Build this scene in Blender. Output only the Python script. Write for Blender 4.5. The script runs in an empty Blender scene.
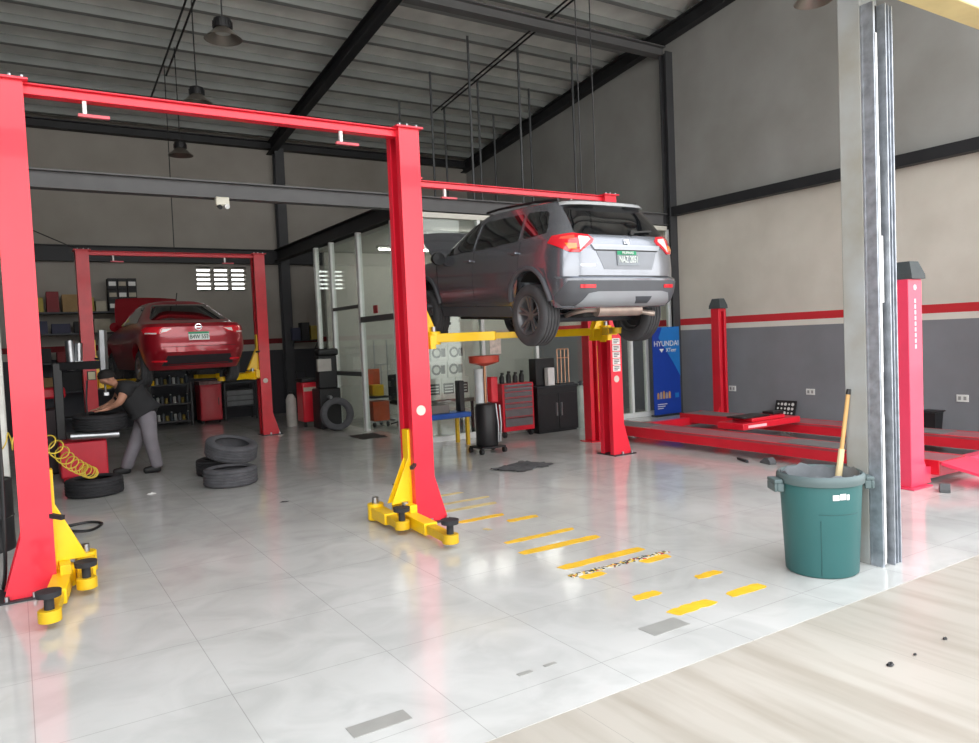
import bpy, bmesh, math, random
from mathutils import Vector, Matrix
random.seed(7)
S = bpy.context.scene
COL = S.collection
PI = math.pi

# ------------------------------------------------------------------ materials
def lin(c):
    return tuple(((v/255)/12.92 if v/255 <= .04045 else ((v/255+.055)/1.055)**2.4) for v in c)
MATS = {}
def mat(key, rgb, rough=.5, metal=0., var=.12, scale=6., coat=0., bump=0., emit=0., spec=.5, dirt=None):
    if key in MATS: return MATS[key]
    m = bpy.data.materials.new(key); m.use_nodes = True
    nt = m.node_tree; b = nt.nodes['Principled BSDF']
    c = lin(rgb)
    b.inputs['Roughness'].default_value = rough; b.inputs['Metallic'].default_value = metal
    b.inputs['Coat Weight'].default_value = coat; b.inputs['Coat Roughness'].default_value = .06
    b.inputs['Specular IOR Level'].default_value = spec
    tc = nt.nodes.new('ShaderNodeTexCoord'); nz = nt.nodes.new('ShaderNodeTexNoise')
    nz.inputs['Scale'].default_value = scale; nz.inputs['Detail'].default_value = 5
    nt.links.new(tc.outputs['Object'], nz.inputs['Vector'])
    rp = nt.nodes.new('ShaderNodeValToRGB')
    rp.color_ramp.elements[0].position = .3; rp.color_ramp.elements[1].position = .7
    lo = dirt and lin(dirt) or tuple(v*(1-var) for v in c); hi = tuple(min(1, v*(1+var)) for v in c)
    rp.color_ramp.elements[0].color = (*lo, 1); rp.color_ramp.elements[1].color = (*hi, 1)
    nt.links.new(nz.outputs['Fac'], rp.inputs['Fac']); nt.links.new(rp.outputs['Color'], b.inputs['Base Color'])
    if bump:
        bp = nt.nodes.new('ShaderNodeBump'); bp.inputs['Strength'].default_value = bump; bp.inputs['Distance'].default_value = .01
        n2 = nt.nodes.new('ShaderNodeTexNoise'); n2.inputs['Scale'].default_value = scale*6; n2.inputs['Detail'].default_value = 4
        nt.links.new(tc.outputs['Object'], n2.inputs['Vector'])
        nt.links.new(n2.outputs['Fac'], bp.inputs['Height']); nt.links.new(bp.outputs['Normal'], b.inputs['Normal'])
    if emit:
        b.inputs['Emission Color'].default_value = (*c, 1); b.inputs['Emission Strength'].default_value = emit
    MATS[key] = m
    return m

def glassmat(key, rgb, alpha, rough=.02):
    if key in MATS: return MATS[key]
    m = bpy.data.materials.new(key); m.use_nodes = True; nt = m.node_tree
    out = nt.nodes['Material Output']; nt.nodes.remove(nt.nodes['Principled BSDF'])
    tr = nt.nodes.new('ShaderNodeBsdfTransparent'); tr.inputs['Color'].default_value = (*lin(rgb), 1)
    gl = nt.nodes.new('ShaderNodeBsdfGlossy'); gl.inputs['Roughness'].default_value = rough
    gl.inputs['Color'].default_value = (.9, .95, .92, 1)
    ge = nt.nodes.new('ShaderNodeNewGeometry'); dt = nt.nodes.new('ShaderNodeVectorMath'); dt.operation = 'DOT_PRODUCT'
    nt.links.new(ge.outputs['Incoming'], dt.inputs[0]); nt.links.new(ge.outputs['Normal'], dt.inputs[1])
    def M(op, a, v=None):
        n = nt.nodes.new('ShaderNodeMath'); n.operation = op
        for i, q in enumerate((a, v)):
            if q is None: continue
            if isinstance(q, (int, float)): n.inputs[i].default_value = q
            else: nt.links.new(q, n.inputs[i])
        return n.outputs[0]
    ma = M('ADD', M('MULTIPLY', M('POWER', M('SUBTRACT', 1., M('ABSOLUTE', dt.outputs['Value'])), 5.), .9), alpha)
    mx = nt.nodes.new('ShaderNodeMixShader'); nt.links.new(ma, mx.inputs[0])
    nt.links.new(tr.outputs[0], mx.inputs[1]); nt.links.new(gl.outputs[0], mx.inputs[2]); nt.links.new(mx.outputs[0], out.inputs['Surface'])
    MATS[key] = m
    return m

def floormat(key, rgb, rough, pitch, ox, oy, grout, vein, streak=None, reflect=.5):
    m = bpy.data.materials.new(key); m.use_nodes = True; nt = m.node_tree; N = nt.nodes; L = nt.links
    b = N['Principled BSDF']; b.inputs['Specular IOR Level'].default_value = reflect
    tc = N.new('ShaderNodeTexCoord'); sp = N.new('ShaderNodeSeparateXYZ'); L.new(tc.outputs['Object'], sp.inputs[0])
    def M(op, a, bb=None):
        n = N.new('ShaderNodeMath'); n.operation = op
        for i, v in enumerate((a, bb)):
            if v is None: continue
            if isinstance(v, (int, float)): n.inputs[i].default_value = v
            else: L.new(v, n.inputs[i])
        return n.outputs[0]
    def line(o, off, p):
        t = M('FRACT', M('DIVIDE', M('SUBTRACT', o, off-100*p), p))
        d = M('MULTIPLY', M('MINIMUM', t, M('SUBTRACT', 1., t)), p)
        return M('LESS_THAN', d, grout)
    g = M('MAXIMUM', line(sp.outputs[0], ox, pitch[0]), line(sp.outputs[1], oy, pitch[1]))
    mp = N.new('ShaderNodeMapping'); mp.inputs['Scale'].default_value = streak or (1, 1, 1); L.new(tc.outputs['Object'], mp.inputs[0])
    nz = N.new('ShaderNodeTexNoise'); nz.inputs['Scale'].default_value = 2.2; nz.inputs['Detail'].default_value = 8; nz.inputs['Distortion'].default_value = 1.2 if not streak else .2
    L.new(mp.outputs[0], nz.inputs['Vector'])
    rp = N.new('ShaderNodeValToRGB'); c = lin(rgb); v = lin(vein)
    rp.color_ramp.elements[0].position = .32; rp.color_ramp.elements[0].color = (*v, 1)
    rp.color_ramp.elements[1].position = .58; rp.color_ramp.elements[1].color = (*c, 1)
    L.new(nz.outputs['Fac'], rp.inputs[0])
    # grey wear: soft smudges
    n2 = N.new('ShaderNodeTexNoise'); n2.inputs['Scale'].default_value = .7; n2.inputs['Detail'].default_value = 6; L.new(tc.outputs['Object'], n2.inputs['Vector'])
    r2 = N.new('ShaderNodeValToRGB'); r2.color_ramp.elements[0].position = .35; r2.color_ramp.elements[0].color = (.86, .86, .85, 1); r2.color_ramp.elements[1].position = .65
    L.new(n2.outputs['Fac'], r2.inputs[0])
    mu = N.new('ShaderNodeMix'); mu.data_type = 'RGBA'; mu.blend_type = 'MULTIPLY'; mu.inputs[0].default_value = 1
    L.new(rp.outputs[0], mu.inputs[6]); L.new(r2.outputs[0], mu.inputs[7])
    mx = N.new('ShaderNodeMix'); mx.data_type = 'RGBA'; L.new(M('MULTIPLY', g, .38), mx.inputs[0]); L.new(mu.outputs[2], mx.inputs[6]); mx.inputs[7].default_value = (*lin((96, 94, 90)), 1)
    L.new(mx.outputs[2], b.inputs['Base Color'])
    rr = N.new('ShaderNodeMath'); rr.operation = 'MULTIPLY_ADD'; L.new(n2.outputs['Fac'], rr.inputs[0]); rr.inputs[1].default_value = .14; rr.inputs[2].default_value = rough-.07; L.new(rr.outputs[0], b.inputs['Roughness'])
    bp = N.new('ShaderNodeBump'); bp.inputs['Strength'].default_value = .03; bp.inputs['Distance'].default_value = .02
    n3 = N.new('ShaderNodeTexNoise'); n3.inputs['Scale'].default_value = 9; L.new(tc.outputs['Object'], n3.inputs['Vector'])
    L.new(n3.outputs['Fac'], bp.inputs['Height']); L.new(bp.outputs[0], b.inputs['Normal'])
    MATS[key] = m
    return m

def wallmat(key, bands, panel=None, noise=.10):
    """plaster / painted wall; bands = [(z_from, rgb), ...] paint bands by height"""
    m = bpy.data.materials.new(key); m.use_nodes = True; nt = m.node_tree; N = nt.nodes; L = nt.links
    b = N['Principled BSDF']; b.inputs['Roughness'].default_value = .75; b.inputs['Specular IOR Level'].default_value = .3
    tc = N.new('ShaderNodeTexCoord'); sp = N.new('ShaderNodeSeparateXYZ'); L.new(tc.outputs['Object'], sp.inputs[0])
    dv = N.new('ShaderNodeMath'); dv.operation = 'DIVIDE'; L.new(sp.outputs[2], dv.inputs[0]); dv.inputs[1].default_value = 8.
    rp = N.new('ShaderNodeValToRGB'); rp.color_ramp.interpolation = 'CONSTANT'
    for i, (z, c) in enumerate(bands):
        e = rp.color_ramp.elements[i] if i < 2 else rp.color_ramp.elements.new(z/8)
        e.position = z/8; e.color = (*lin(c), 1)
    L.new(dv.outputs[0], rp.inputs[0])
    nz = N.new('ShaderNodeTexNoise'); nz.inputs['Scale'].default_value = .9; nz.inputs['Detail'].default_value = 7; L.new(tc.outputs['Object'], nz.inputs['Vector'])
    r2 = N.new('ShaderNodeValToRGB'); r2.color_ramp.elements[0].position = .3; r2.color_ramp.elements[1].position = .7
    k = 1-noise*2; r2.color_ramp.elements[0].color = (k, k*.985, k*.96, 1); r2.color_ramp.elements[1].color = (1, 1, 1, 1)
    L.new(nz.outputs['Fac'], r2.inputs[0])
    mu = N.new('ShaderNodeMix'); mu.data_type = 'RGBA'; mu.blend_type = 'MULTIPLY'; mu.inputs[0].default_value = 1
    L.new(rp.outputs[0], mu.inputs[6]); L.new(r2.outputs[0], mu.inputs[7]); L.new(mu.outputs[2], b.inputs['Base Color'])
    bp = N.new('ShaderNodeBump'); bp.inputs['Strength'].default_value = .15; bp.inputs['Distance'].default_value = .01
    n3 = N.new('ShaderNodeTexNoise'); n3.inputs['Scale'].default_value = 30; L.new(tc.outputs['Object'], n3.inputs['Vector'])
    L.new(n3.outputs['Fac'], bp.inputs['Height']); L.new(bp.outputs[0], b.inputs['Normal'])
    MATS[key] = m
    return m

RED = mat('red_enamel', (230, 36, 58), .32, var=.05, coat=.3, scale=3)
RED2 = mat('dark_red_enamel', (205, 24, 44), .38, var=.08, coat=.2, scale=3)
PINK = mat('flare_washed_red', (232, 66, 98), .38, var=.06, coat=.25, scale=3)  # four-post lift red made paler: flare wash put into the colour
YEL = mat('yellow_enamel', (246, 200, 10), .4, var=.08, coat=.2, scale=5)
YELD = mat('worn_yellow', (214, 172, 20), .5, var=.15, scale=7)
BLK = mat('black_plastic', (26, 26, 28), .45, var=.2)
RUB = mat('rubber', (40, 40, 43), .75, var=.2, scale=20, bump=.2)
RUBD = mat('dusty_rubber', (84, 84, 88), .85, var=.15, scale=12, bump=.3)
STEEL = mat('bare_steel', (170, 172, 175), .35, 1., var=.1)
DSTEEL = mat('dark_steel', (60, 62, 66), .5, .6, var=.15)
BEAM = mat('grey_primer', (62, 63, 66), .6, var=.1, scale=3)
BEAMD = mat('charcoal_primer', (36, 37, 40), .6, var=.12, scale=3)
BEAML = mat('pale_grey_paint', (98, 98, 99), .6, var=.08, scale=3)
GALV = mat('galvanised', (168, 174, 182), .42, .65, var=.25, scale=14, bump=.1)
WHITE = mat('white_paint', (225, 225, 222), .5, var=.05)
CREAM = mat('cream_paint', (226, 208, 150), .6, var=.06)
ALU = mat('white_aluminium', (226, 229, 227), .4, .1, var=.05)
INKB = mat('dark_ink', (60, 58, 58), .6)
SHOE = mat('black_shoe', (22, 22, 23), .6)

# ------------------------------------------------------------------ mesh builder
class MB:
    def __init__(s): s.v = []; s.f = []; s.m = []; s.mi = 0
    def add(s, vs, fs, M=None):
        o = len(s.v)
        s.v += [tuple(M @ Vector(p)) if M else tuple(p) for p in vs]
        s.f += [tuple(i+o for i in f) for f in fs]; s.m += [s.mi]*len(fs)
        return s
    def box(s, x0, x1, y0, y1, z0, z1, M=None):
        v = [(x, y, z) for z in (z0, z1) for y in (y0, y1) for x in (x0, x1)]
        return s.add(v, [(0, 2, 3, 1), (4, 5, 7, 6), (0, 1, 5, 4), (2, 6, 7, 3), (0, 4, 6, 2), (1, 3, 7, 5)], M)
    def bar(s, a, b, w, h=None, up=(0, 0, 1)):
        """rectangular bar from a to b, w across, h along up"""
        a, b = Vector(a), Vector(b); h = h or w; d = (b-a).normalized(); u = Vector(up)
        if abs(d.dot(u)) > .99: u = Vector((0, 1, 0))
        x = d.cross(u).normalized(); u = x.cross(d)
        v = [p+x*(sx*w/2)+u*(sz*h/2) for p in (a, b) for sx, sz in ((-1, -1), (1, -1), (1, 1), (-1, 1))]
        return s.add(v, [(3, 2, 1, 0), (4, 5, 6, 7), (0, 1, 5, 4), (1, 2, 6, 5), (2, 3, 7, 6), (3, 0, 4, 7)])
    def cyl(s, a, b, r, r2=None, n=20, cap=True):
        a, b = Vector(a), Vector(b); r2 = r if r2 is None else r2
        d = (b-a).normalized(); x = d.orthogonal().normalized(); y = d.cross(x)
        v = [p+(x*math.cos(t)+y*math.sin(t))*q for p, q in ((a, r), (b, r2)) for t in [2*PI*i/n for i in range(n)]]
        f = [(i, (i+1) % n, n+(i+1) % n, n+i) for i in range(n)]
        if cap: f += [tuple(range(n-1, -1, -1)), tuple(range(n, 2*n))]
        return s.add(v, f)
    def tube(s, pts, r, n=8):
        pts = [Vector(p) for p in pts]; o = []; fs = []; prev = None
        for i, p in enumerate(pts):
            d = (pts[min(i+1, len(pts)-1)]-pts[max(i-1, 0)]).normalized()
            x = d.orthogonal().normalized() if prev is None else (prev-d*prev.dot(d)).normalized()
            prev = x; y = d.cross(x)
            o += [p+(x*math.cos(2*PI*k/n)+y*math.sin(2*PI*k/n))*r for k in range(n)]
        for i in range(len(pts)-1):
            for k in range(n): fs.append((i*n+k, i*n+(k+1) % n, (i+1)*n+(k+1) % n, (i+1)*n+k))
        fs += [tuple(range(n-1, -1, -1)), tuple(range((len(pts)-1)*n, len(pts)*n))]
        return s.add(o, fs)
    def lathe(s, prof, M=None, n=32, close=False):
        """prof = [(r, z)...] turned about local z"""
        v = [(r*math.cos(2*PI*k/n), r*math.sin(2*PI*k/n), z) for r, z in prof for k in range(n)]
        k_ = len(prof); f = []
        for i in range(k_ if close else k_-1):
            j = (i+1) % k_
            for k in range(n): f.append((i*n+k, i*n+(k+1) % n, j*n+(k+1) % n, j*n+k))
        return s.add(v, f, M)
    def prism(s, poly, h, M=None):
        """poly in local xy, raised 0..h in z"""
        n = len(poly); v = [(x, y, 0) for x, y in poly]+[(x, y, h) for x, y in poly]
        f = [tuple(range(n-1, -1, -1)), tuple(range(n, 2*n))]+[(i, (i+1) % n, n+(i+1) % n, n+i) for i in range(n)]
        return s.add(v, f, M)
    def build(s, name, mats, parent=None, smooth=35, bevel=0., seg=2, loc=None):
        me = bpy.data.meshes.new(name); me.from_pydata([tuple(p) for p in s.v], [], s.f); me.validate()
        mats = mats if isinstance(mats, (list, tuple)) else [mats]
        for q in mats: me.materials.append(q)
        if len(mats) > 1 and len(me.polygons) == len(s.m): me.polygons.foreach_set('material_index', s.m)
        bm = bmesh.new(); bm.from_mesh(me); bmesh.ops.recalc_face_normals(bm, faces=bm.faces)
        lim = math.radians(smooth)
        for fc in bm.faces: fc.smooth = smooth > 0
        for e in bm.edges:
            if len(e.link_faces) == 2 and e.calc_face_angle(0) > lim: e.smooth = False
        bm.to_mesh(me); bm.free()
        o = bpy.data.objects.new(name, me); COL.objects.link(o)
        if parent: o.parent = parent
        if loc: o.location = loc
        if bevel:
            bv = o.modifiers.new('bevel', 'BEVEL'); bv.width = bevel; bv.segments = seg; bv.limit_method = 'ANGLE'; bv.angle_limit = math.radians(40)
        return o

def tag(o, label=None, cat=None, group=None, kind=None):
    for k, v in (('label', label), ('category', cat), ('group', group), ('kind', kind)):
        if v: o[k] = v
    return o
def thing(name, label, cat, loc=(0, 0, 0), rz=0., group=None):
    o = bpy.data.objects.new(name, None); COL.objects.link(o); o.location = loc; o.rotation_euler = (0, 0, rz); o.empty_display_size = .1
    return tag(o, label, cat, group)
def struct(name, mb, m, **k):
    return tag(mb.build(name, m, **k), kind='structure')
def kids(o): return [c for c in bpy.data.objects if c.parent == o]
def copy_tree(o, parent=None):
    c = o.copy(); COL.objects.link(c); c.parent = parent
    for ch in kids(o): copy_tree(ch, c)
    return c
def dup(o, label, loc, rz=None):
    c = copy_tree(o); c.location = loc; c['label'] = label
    if rz is not None: c.rotation_euler = (0, 0, rz)
    return c
def text(name, body, size, m, parent, loc, rot, ext=.002, align='CENTER', sx=1.):
    cu = bpy.data.curves.new(name, 'FONT'); cu.body = body; cu.size = size; cu.extrude = ext; cu.align_x = align; cu.align_y = 'CENTER'
    cu.materials.append(m); o = bpy.data.objects.new('tmp', cu); COL.objects.link(o)
    me = bpy.data.meshes.new_from_object(o.evaluated_get(bpy.context.evaluated_depsgraph_get())); bpy.data.objects.remove(o); bpy.data.curves.remove(cu)
    o = bpy.data.objects.new(name, me); COL.objects.link(o); o.parent = parent
    o.location = loc; o.rotation_euler = rot; o.scale = (sx, 1, 1)
    return o
def T(x=0, y=0, z=0): return Matrix.Translation((x, y, z))
def RX(a): return Matrix.Rotation(a, 4, 'X')
def RY(a): return Matrix.Rotation(a, 4, 'Y')
def RZ(a): return Matrix.Rotation(a, 4, 'Z')
def cat_rom(pts, n=8):
    pts = [Vector(p) for p in pts]; out = []
    for i in range(len(pts)-1):
        p0, p1, p2, p3 = pts[max(i-1, 0)], pts[i], pts[i+1], pts[min(i+2, len(pts)-1)]
        for k in range(n):
            t = k/n
            out.append(.5*((2*p1)+(p2-p0)*t+(2*p0-5*p1+4*p2-p3)*t*t+(3*p1-p0-3*p2+p3)*t**3))
    return out+[pts[-1]]

# ------------------------------------------------------------------ the setting
XL, XR, YB, YF = -3.2, 11.1, 18.4, 2.57
def zroof(y): return 7.65-.115*(y-9.1)

FLOOR = floormat('polished_tile', (204, 204, 201), .12, (.8, .8), .78, 2.85, .0022, (191, 191, 188))
APRON = floormat('beige_stone_tile', (186, 180, 170), .35, (1.6, 1.6), .4, 2.57, .0015, (168, 160, 148), streak=(3.2, .35, 1), reflect=.35)  # beige kept darker: shade of an unmodelled canopy put into the colour
struct('floor', MB().box(XL, XR, YF, YB, -.1, 0), FLOOR)
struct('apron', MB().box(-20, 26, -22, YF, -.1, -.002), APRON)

WR = wallmat('wall_right_paint', [(0, (134, 136, 142)), (1.61, (226, 222, 214)), (1.71, (206, 50, 58)), (1.83, (216, 211, 201)), (3.92, (164, 164, 161))])
WB = wallmat('wall_back_paint', [(0, (70, 71, 76)), (1.55, (170, 166, 158)), (1.70, (120, 34, 38)), (1.83, (163, 158, 151))])
WP = wallmat('plain_plaster', [(0, (140, 135, 127)), (7.9, (140, 135, 127))])
struct('wall_right', MB().box(XR, XR+.2, YF-.2, YB+.2, 0, 8.2), WR)
struct('wall_left', MB().box(XL-.2, XL, YF-.2, YB+.2, 0, 8.2), wallmat('left_wall_bounce_cut', [(0, (78, 78, 80)), (7.9, (78, 78, 80))]))  # unseen wall, coloured dark to cut bounce light on the left side
# back wall with three openings for ventilation blocks
mb = MB(); bx0, bx1, bz0, bz1 = 3.66, 4.84, 3.02, 3.55
mb.box(XL, bx0, YB, YB+.2, 0, 7.2).box(bx1, XR, YB, YB+.2, 0, 7.2).box(bx0, bx1, YB, YB+.2, 0, bz0).box(bx0, bx1, YB, YB+.2, bz1, 7.2)
struct('wall_back', mb, WB)
for k in range(3):
    a = bx0+k*(bx1-bx0)/3; b = bx0+(k+1)*(bx1-bx0)/3; mb = MB()
    mb.box(a, a+.03, YB, YB+.2, bz0, bz1).box(b-.03, b, YB, YB+.2, bz0, bz1)
    for j in range(6):
        z = bz0+j*(bz1-bz0)/5
        mb.box(a+.03, b-.03, YB, YB+.2, z-.022, z+.022, )
    struct('window_%d' % (k+1), mb, mat('vent_block', (150, 146, 138), .8))
# front: facade above the openings, lintel, left return
# unseen front above the lintel is left open to let more light in
mb = MB().box(XL-.2, XR+.2, YF-.1, YF+.25, 7.5, 8.3)
struct('wall_front', mb, WP)
struct('lintel', MB().box(XL, XR, YF+.02, YF+.22, 3.74, 3.84).box(XL, XR, YF+.08, YF+.18, 3.84, 4.0), CREAM, bevel=.008)
# roof
y0, y1 = YF-.1, YB+.2
mb = MB(); n = 90
for i in range(n):
    ya = y0+(y1-y0)*i/n; yb = y0+(y1-y0)*(i+1)/n
    d = 0
    mb.add([(XL, ya, zroof(ya)+.12+d), (XR, ya, zroof(ya)+.12+d), (XR, yb, zroof(yb)+.12+d), (XL, yb, zroof(yb)+.12+d)], [(0, 1, 2, 3)])
mb.add([(XL-.2, y0, zroof(y0)+.2), (XR+.2, y0, zroof(y0)+.2), (XR+.2, y1, zroof(y1)+.2), (XL-.2, y1, zroof(y1)+.2)], [(0, 1, 2, 3)])
struct('ceiling', mb, mat('roof_sheet', (226, 227, 223), .6, .1, var=.12, scale=2))
PURL = mat('purlin_grey', (140, 143, 141), .6, var=.08, scale=2)
k = 0; y = 3.2
while y < YB-.1:
    z = zroof(y)
    mb = MB().box(XL, XR, y-.01, y+.01, z-.03, z+.115).box(XL, XR, y+.01, y+.11, z-.03, z-.015).box(XL, XR, y+.095, y+.11, z-.015, z+.01)
    mb.mi = 0
    struct('roof_purlin_beam' if k == 0 else 'roof_purlin_beam.%03d' % k, mb, PURL)
    k += 1; y += .70
def slope_beam(name, x, ya, yb, w, h, m, drop=.1):
    za, zb = zroof(ya)-drop, zroof(yb)-drop; t = .015
    mb = MB()
    for (xa, xb, lo, hi) in ((x-w/2, x+w/2, -h, -h+.02), (x-w/2, x+w/2, -.02, 0), (x-t/2, x+t/2, -h, 0)):
        v = [(xx, yy, zz+q) for yy, zz in ((ya, za), (yb, zb)) for q in (lo, hi) for xx in (xa, xb)]
        mb.add(v, [(0, 2, 3, 1), (4, 5, 7, 6), (0, 1, 5, 4), (2, 6, 7, 3), (0, 4, 6, 2), (1, 3, 7, 5)])
    struct(name, mb, m)
slope_beam('rafter_beam', 5.55, YF+.3, YB, .18, .27, BEAMD, .02)
slope_beam('rafter_beam.001', XR-.10, YF+.3, YB, .18, .27, BEAMD, .02)
def xbeam(name, xa, xb, y, za, zb, w, m):
    mb = MB().box(xa, xb, y-w/2, y+w/2, za, za+.02).box(xa, xb, y-w/2, y+w/2, zb-.02, zb).box(xa, xb, y-.012, y+.012, za+.02, zb-.02)
    struct(name, mb, m)
xbeam('cross_beam', 5.5, XR-.02, 10.75, 6.97, 7.16, .2, BEAML)
xbeam('tie_beam', XL, XR-.02, 10.72, 3.69, 3.92, .18, BEAML)
xbeam('eaves_beam', XL, XR-.02, YB-.12, 6.40, 6.58, .2, BEAMD)
xbeam('rear_tie_beam', XL, XR-.02, YB-.1, 3.64, 3.98, .18, BEAMD)
struct('side_tie_beam', MB().box(5.46, 5.66, 10.82, YB-.2, 3.70, 3.72).box(5.46, 5.66, 10.82, YB-.2, 3.96, 3.98).box(5.55, 5.57, 10.82, YB-.2, 3.7, 3.98), BEAMD)
struct('wall_tie_beam', MB().box(XR-.16, XR-.001, YF+.3, 10.6, 3.85, 4.02), BEAMD)
def post(name, x, y, w, d, z, m): struct(name, MB().box(x-w/2, x+w/2, y-d/2, y-d/2+.02, 0, z).box(x-w/2, x+w/2, y+d/2-.02, y+d/2, 0, z).box(x-.01, x+.01, y-d/2+.02, y+d/2-.02, 0, z), m)
post('steel_column', XR-.08, 10.6, .2, .18, 7.0, BEAM)
post('steel_column.001', 5.68, YB-.22, .22, .22, 6.4, BEAM)
# ground floor skirting of the yard side: front column with its shutter guide
struct('front_column', MB().box(4.80, 5.005, 2.902, 3.06, 0, 4.0), mat('dirty_column_paint', (158, 162, 164), .7, var=.1, scale=2.2, dirt=(140, 136, 122)), bevel=.006)
g = thing('shutter_guide', 'galvanised roller shutter guide with peeling white strips on the front column', 'shutter guide', (4.80, 2.83, 0)); g.scale = (.66, 1, 1)
mb = MB().box(0, .06, .055, .07, 0, 3.7).box(0, .012, -.02, .055, 0, 3.7).box(.05, .06, .0, .055, 0, 3.7).box(.012, .03, -.02, -.008, 0, 3.7)
mb.build('guide_channel', GALV, g, bevel=.002)
mb = MB().box(.16, .175, -.04, .07, 0, 3.7).box(.175, .24, .03, .045, 0, 3.7).box(.24, .252, -.03, .045, 0, 3.7).box(.252, .30, .0, .012, 0, 3.7).box(.295, .31, -.03, .07, 0, 3.7)
mb.build('outer_channel', GALV, g, bevel=.002)
for x_, z0_, z1_ in ((.064, 1.30, 2.72), (.064, .05, 1.02), (.10, 1.76, 2.2), (.02, .02, 3.5)):
    MB().box(x_, x_+.026, -.012 if x_ > .05 else -.026, .004 if x_ > .05 else -.0205, z0_, z1_).build('peeling_strip', WHITE, g, bevel=.003)
MB().box(.064, .158, .02, .07, 0, 3.7).build('weather_seal', BLK, g)

# ------------------------------------------------------------------ office of glass in the rear right corner
GL = glassmat('office_glass', (240, 243, 241), .05)
OW = mat('office_wall', (190, 189, 183), .7, var=.04)
struct('wall_office', MB().box(5.7, XR-.01, 15.45, 15.55, 0, 3.6), OW)
struct('ceiling_office', MB().box(5.56, XR-.26, 10.9, 15.5, 3.6, 3.66), mat('office_ceiling', (196, 198, 192), .7, var=.03))
fx = [5.5, 6.6, 7.7, 8.8, 9.9, 10.3, 10.95]
for i in range(6):
    struct('window_%d' % (i+4), MB().box(fx[i]+.03, fx[i+1]-.03, 10.66, 10.67, .06, 3.58), GL)
mb = MB()
for x in fx: mb.box(x-.03, x+.03, 10.62, 10.71, 0, 3.6)
mb.box(5.53, 10.92, 10.60, 10.705, 0, .09)
struct('trim_1', mb, ALU, bevel=.004)
struct('trim_2', MB().box(5.47, 10.9, 10.60, 10.72, 3.58, 3.66), mat('pale_soffit', (218, 216, 206), .6, var=.03))
sy = [10.75, 11.6, 13.1, 14.5, 15.4]
for i in range(4):
    struct('window_%d' % (i+10), MB().box(5.5, 5.51, sy[i]+.03, sy[i+1]-.03, .04, 3.64), GL)
mb = MB()
for y in sy: mb.box(5.46, 5.55, y-.05, y+.05, 0, 3.68)
mb.box(5.475, 5.535, 14.53, 15.37, 0, .05).box(5.475, 5.535, 10.78, 11.57, 0, .05)
struct('trim_3', mb, ALU, bevel=.004)
struct('trim_4', MB().box(5.46, 5.55, 11.63, 13.07, 2.02, 2.12).box(5.46, 5.55, 13.13, 14.47, 2.30, 2.36).box(5.46, 5.55, 13.13, 14.47, 1.02, 1.1), mat('dark_transom', (74, 76, 76), .5))
# lit tubes of the office; the further battens are added to brighten it
lt = thing('ceiling_light', 'lit white fluorescent batten on the office ceiling behind the glass', 'ceiling light', (7.0, 12.1, 3.6), 0, 'office ceiling battens')
MB().box(-.62, .62, -.06, .06, -.05, 0).build('housing', WHITE, lt)
MB().cyl((-.58, 0, -.065), (.58, 0, -.065), .018, n=12).build('tube', mat('lit_tube', (250, 245, 238), .4, emit=34.), lt)
dup(lt, 'added lit fluorescent batten in the middle of the office ceiling, above the tall black unit', (9.0, 12.1, 3.6))
dup(lt, 'added lit fluorescent batten at the far end of the office ceiling, nearest the side door', (7.0, 14.2, 3.6))
dup(lt, 'added lit fluorescent batten at the far end of the office ceiling, in the middle', (8.8, 14.2, 3.6))
dup(lt, 'added lit fluorescent batten at the far end of the office ceiling, by the right wall', (10.2, 14.2, 3.6))

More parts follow.
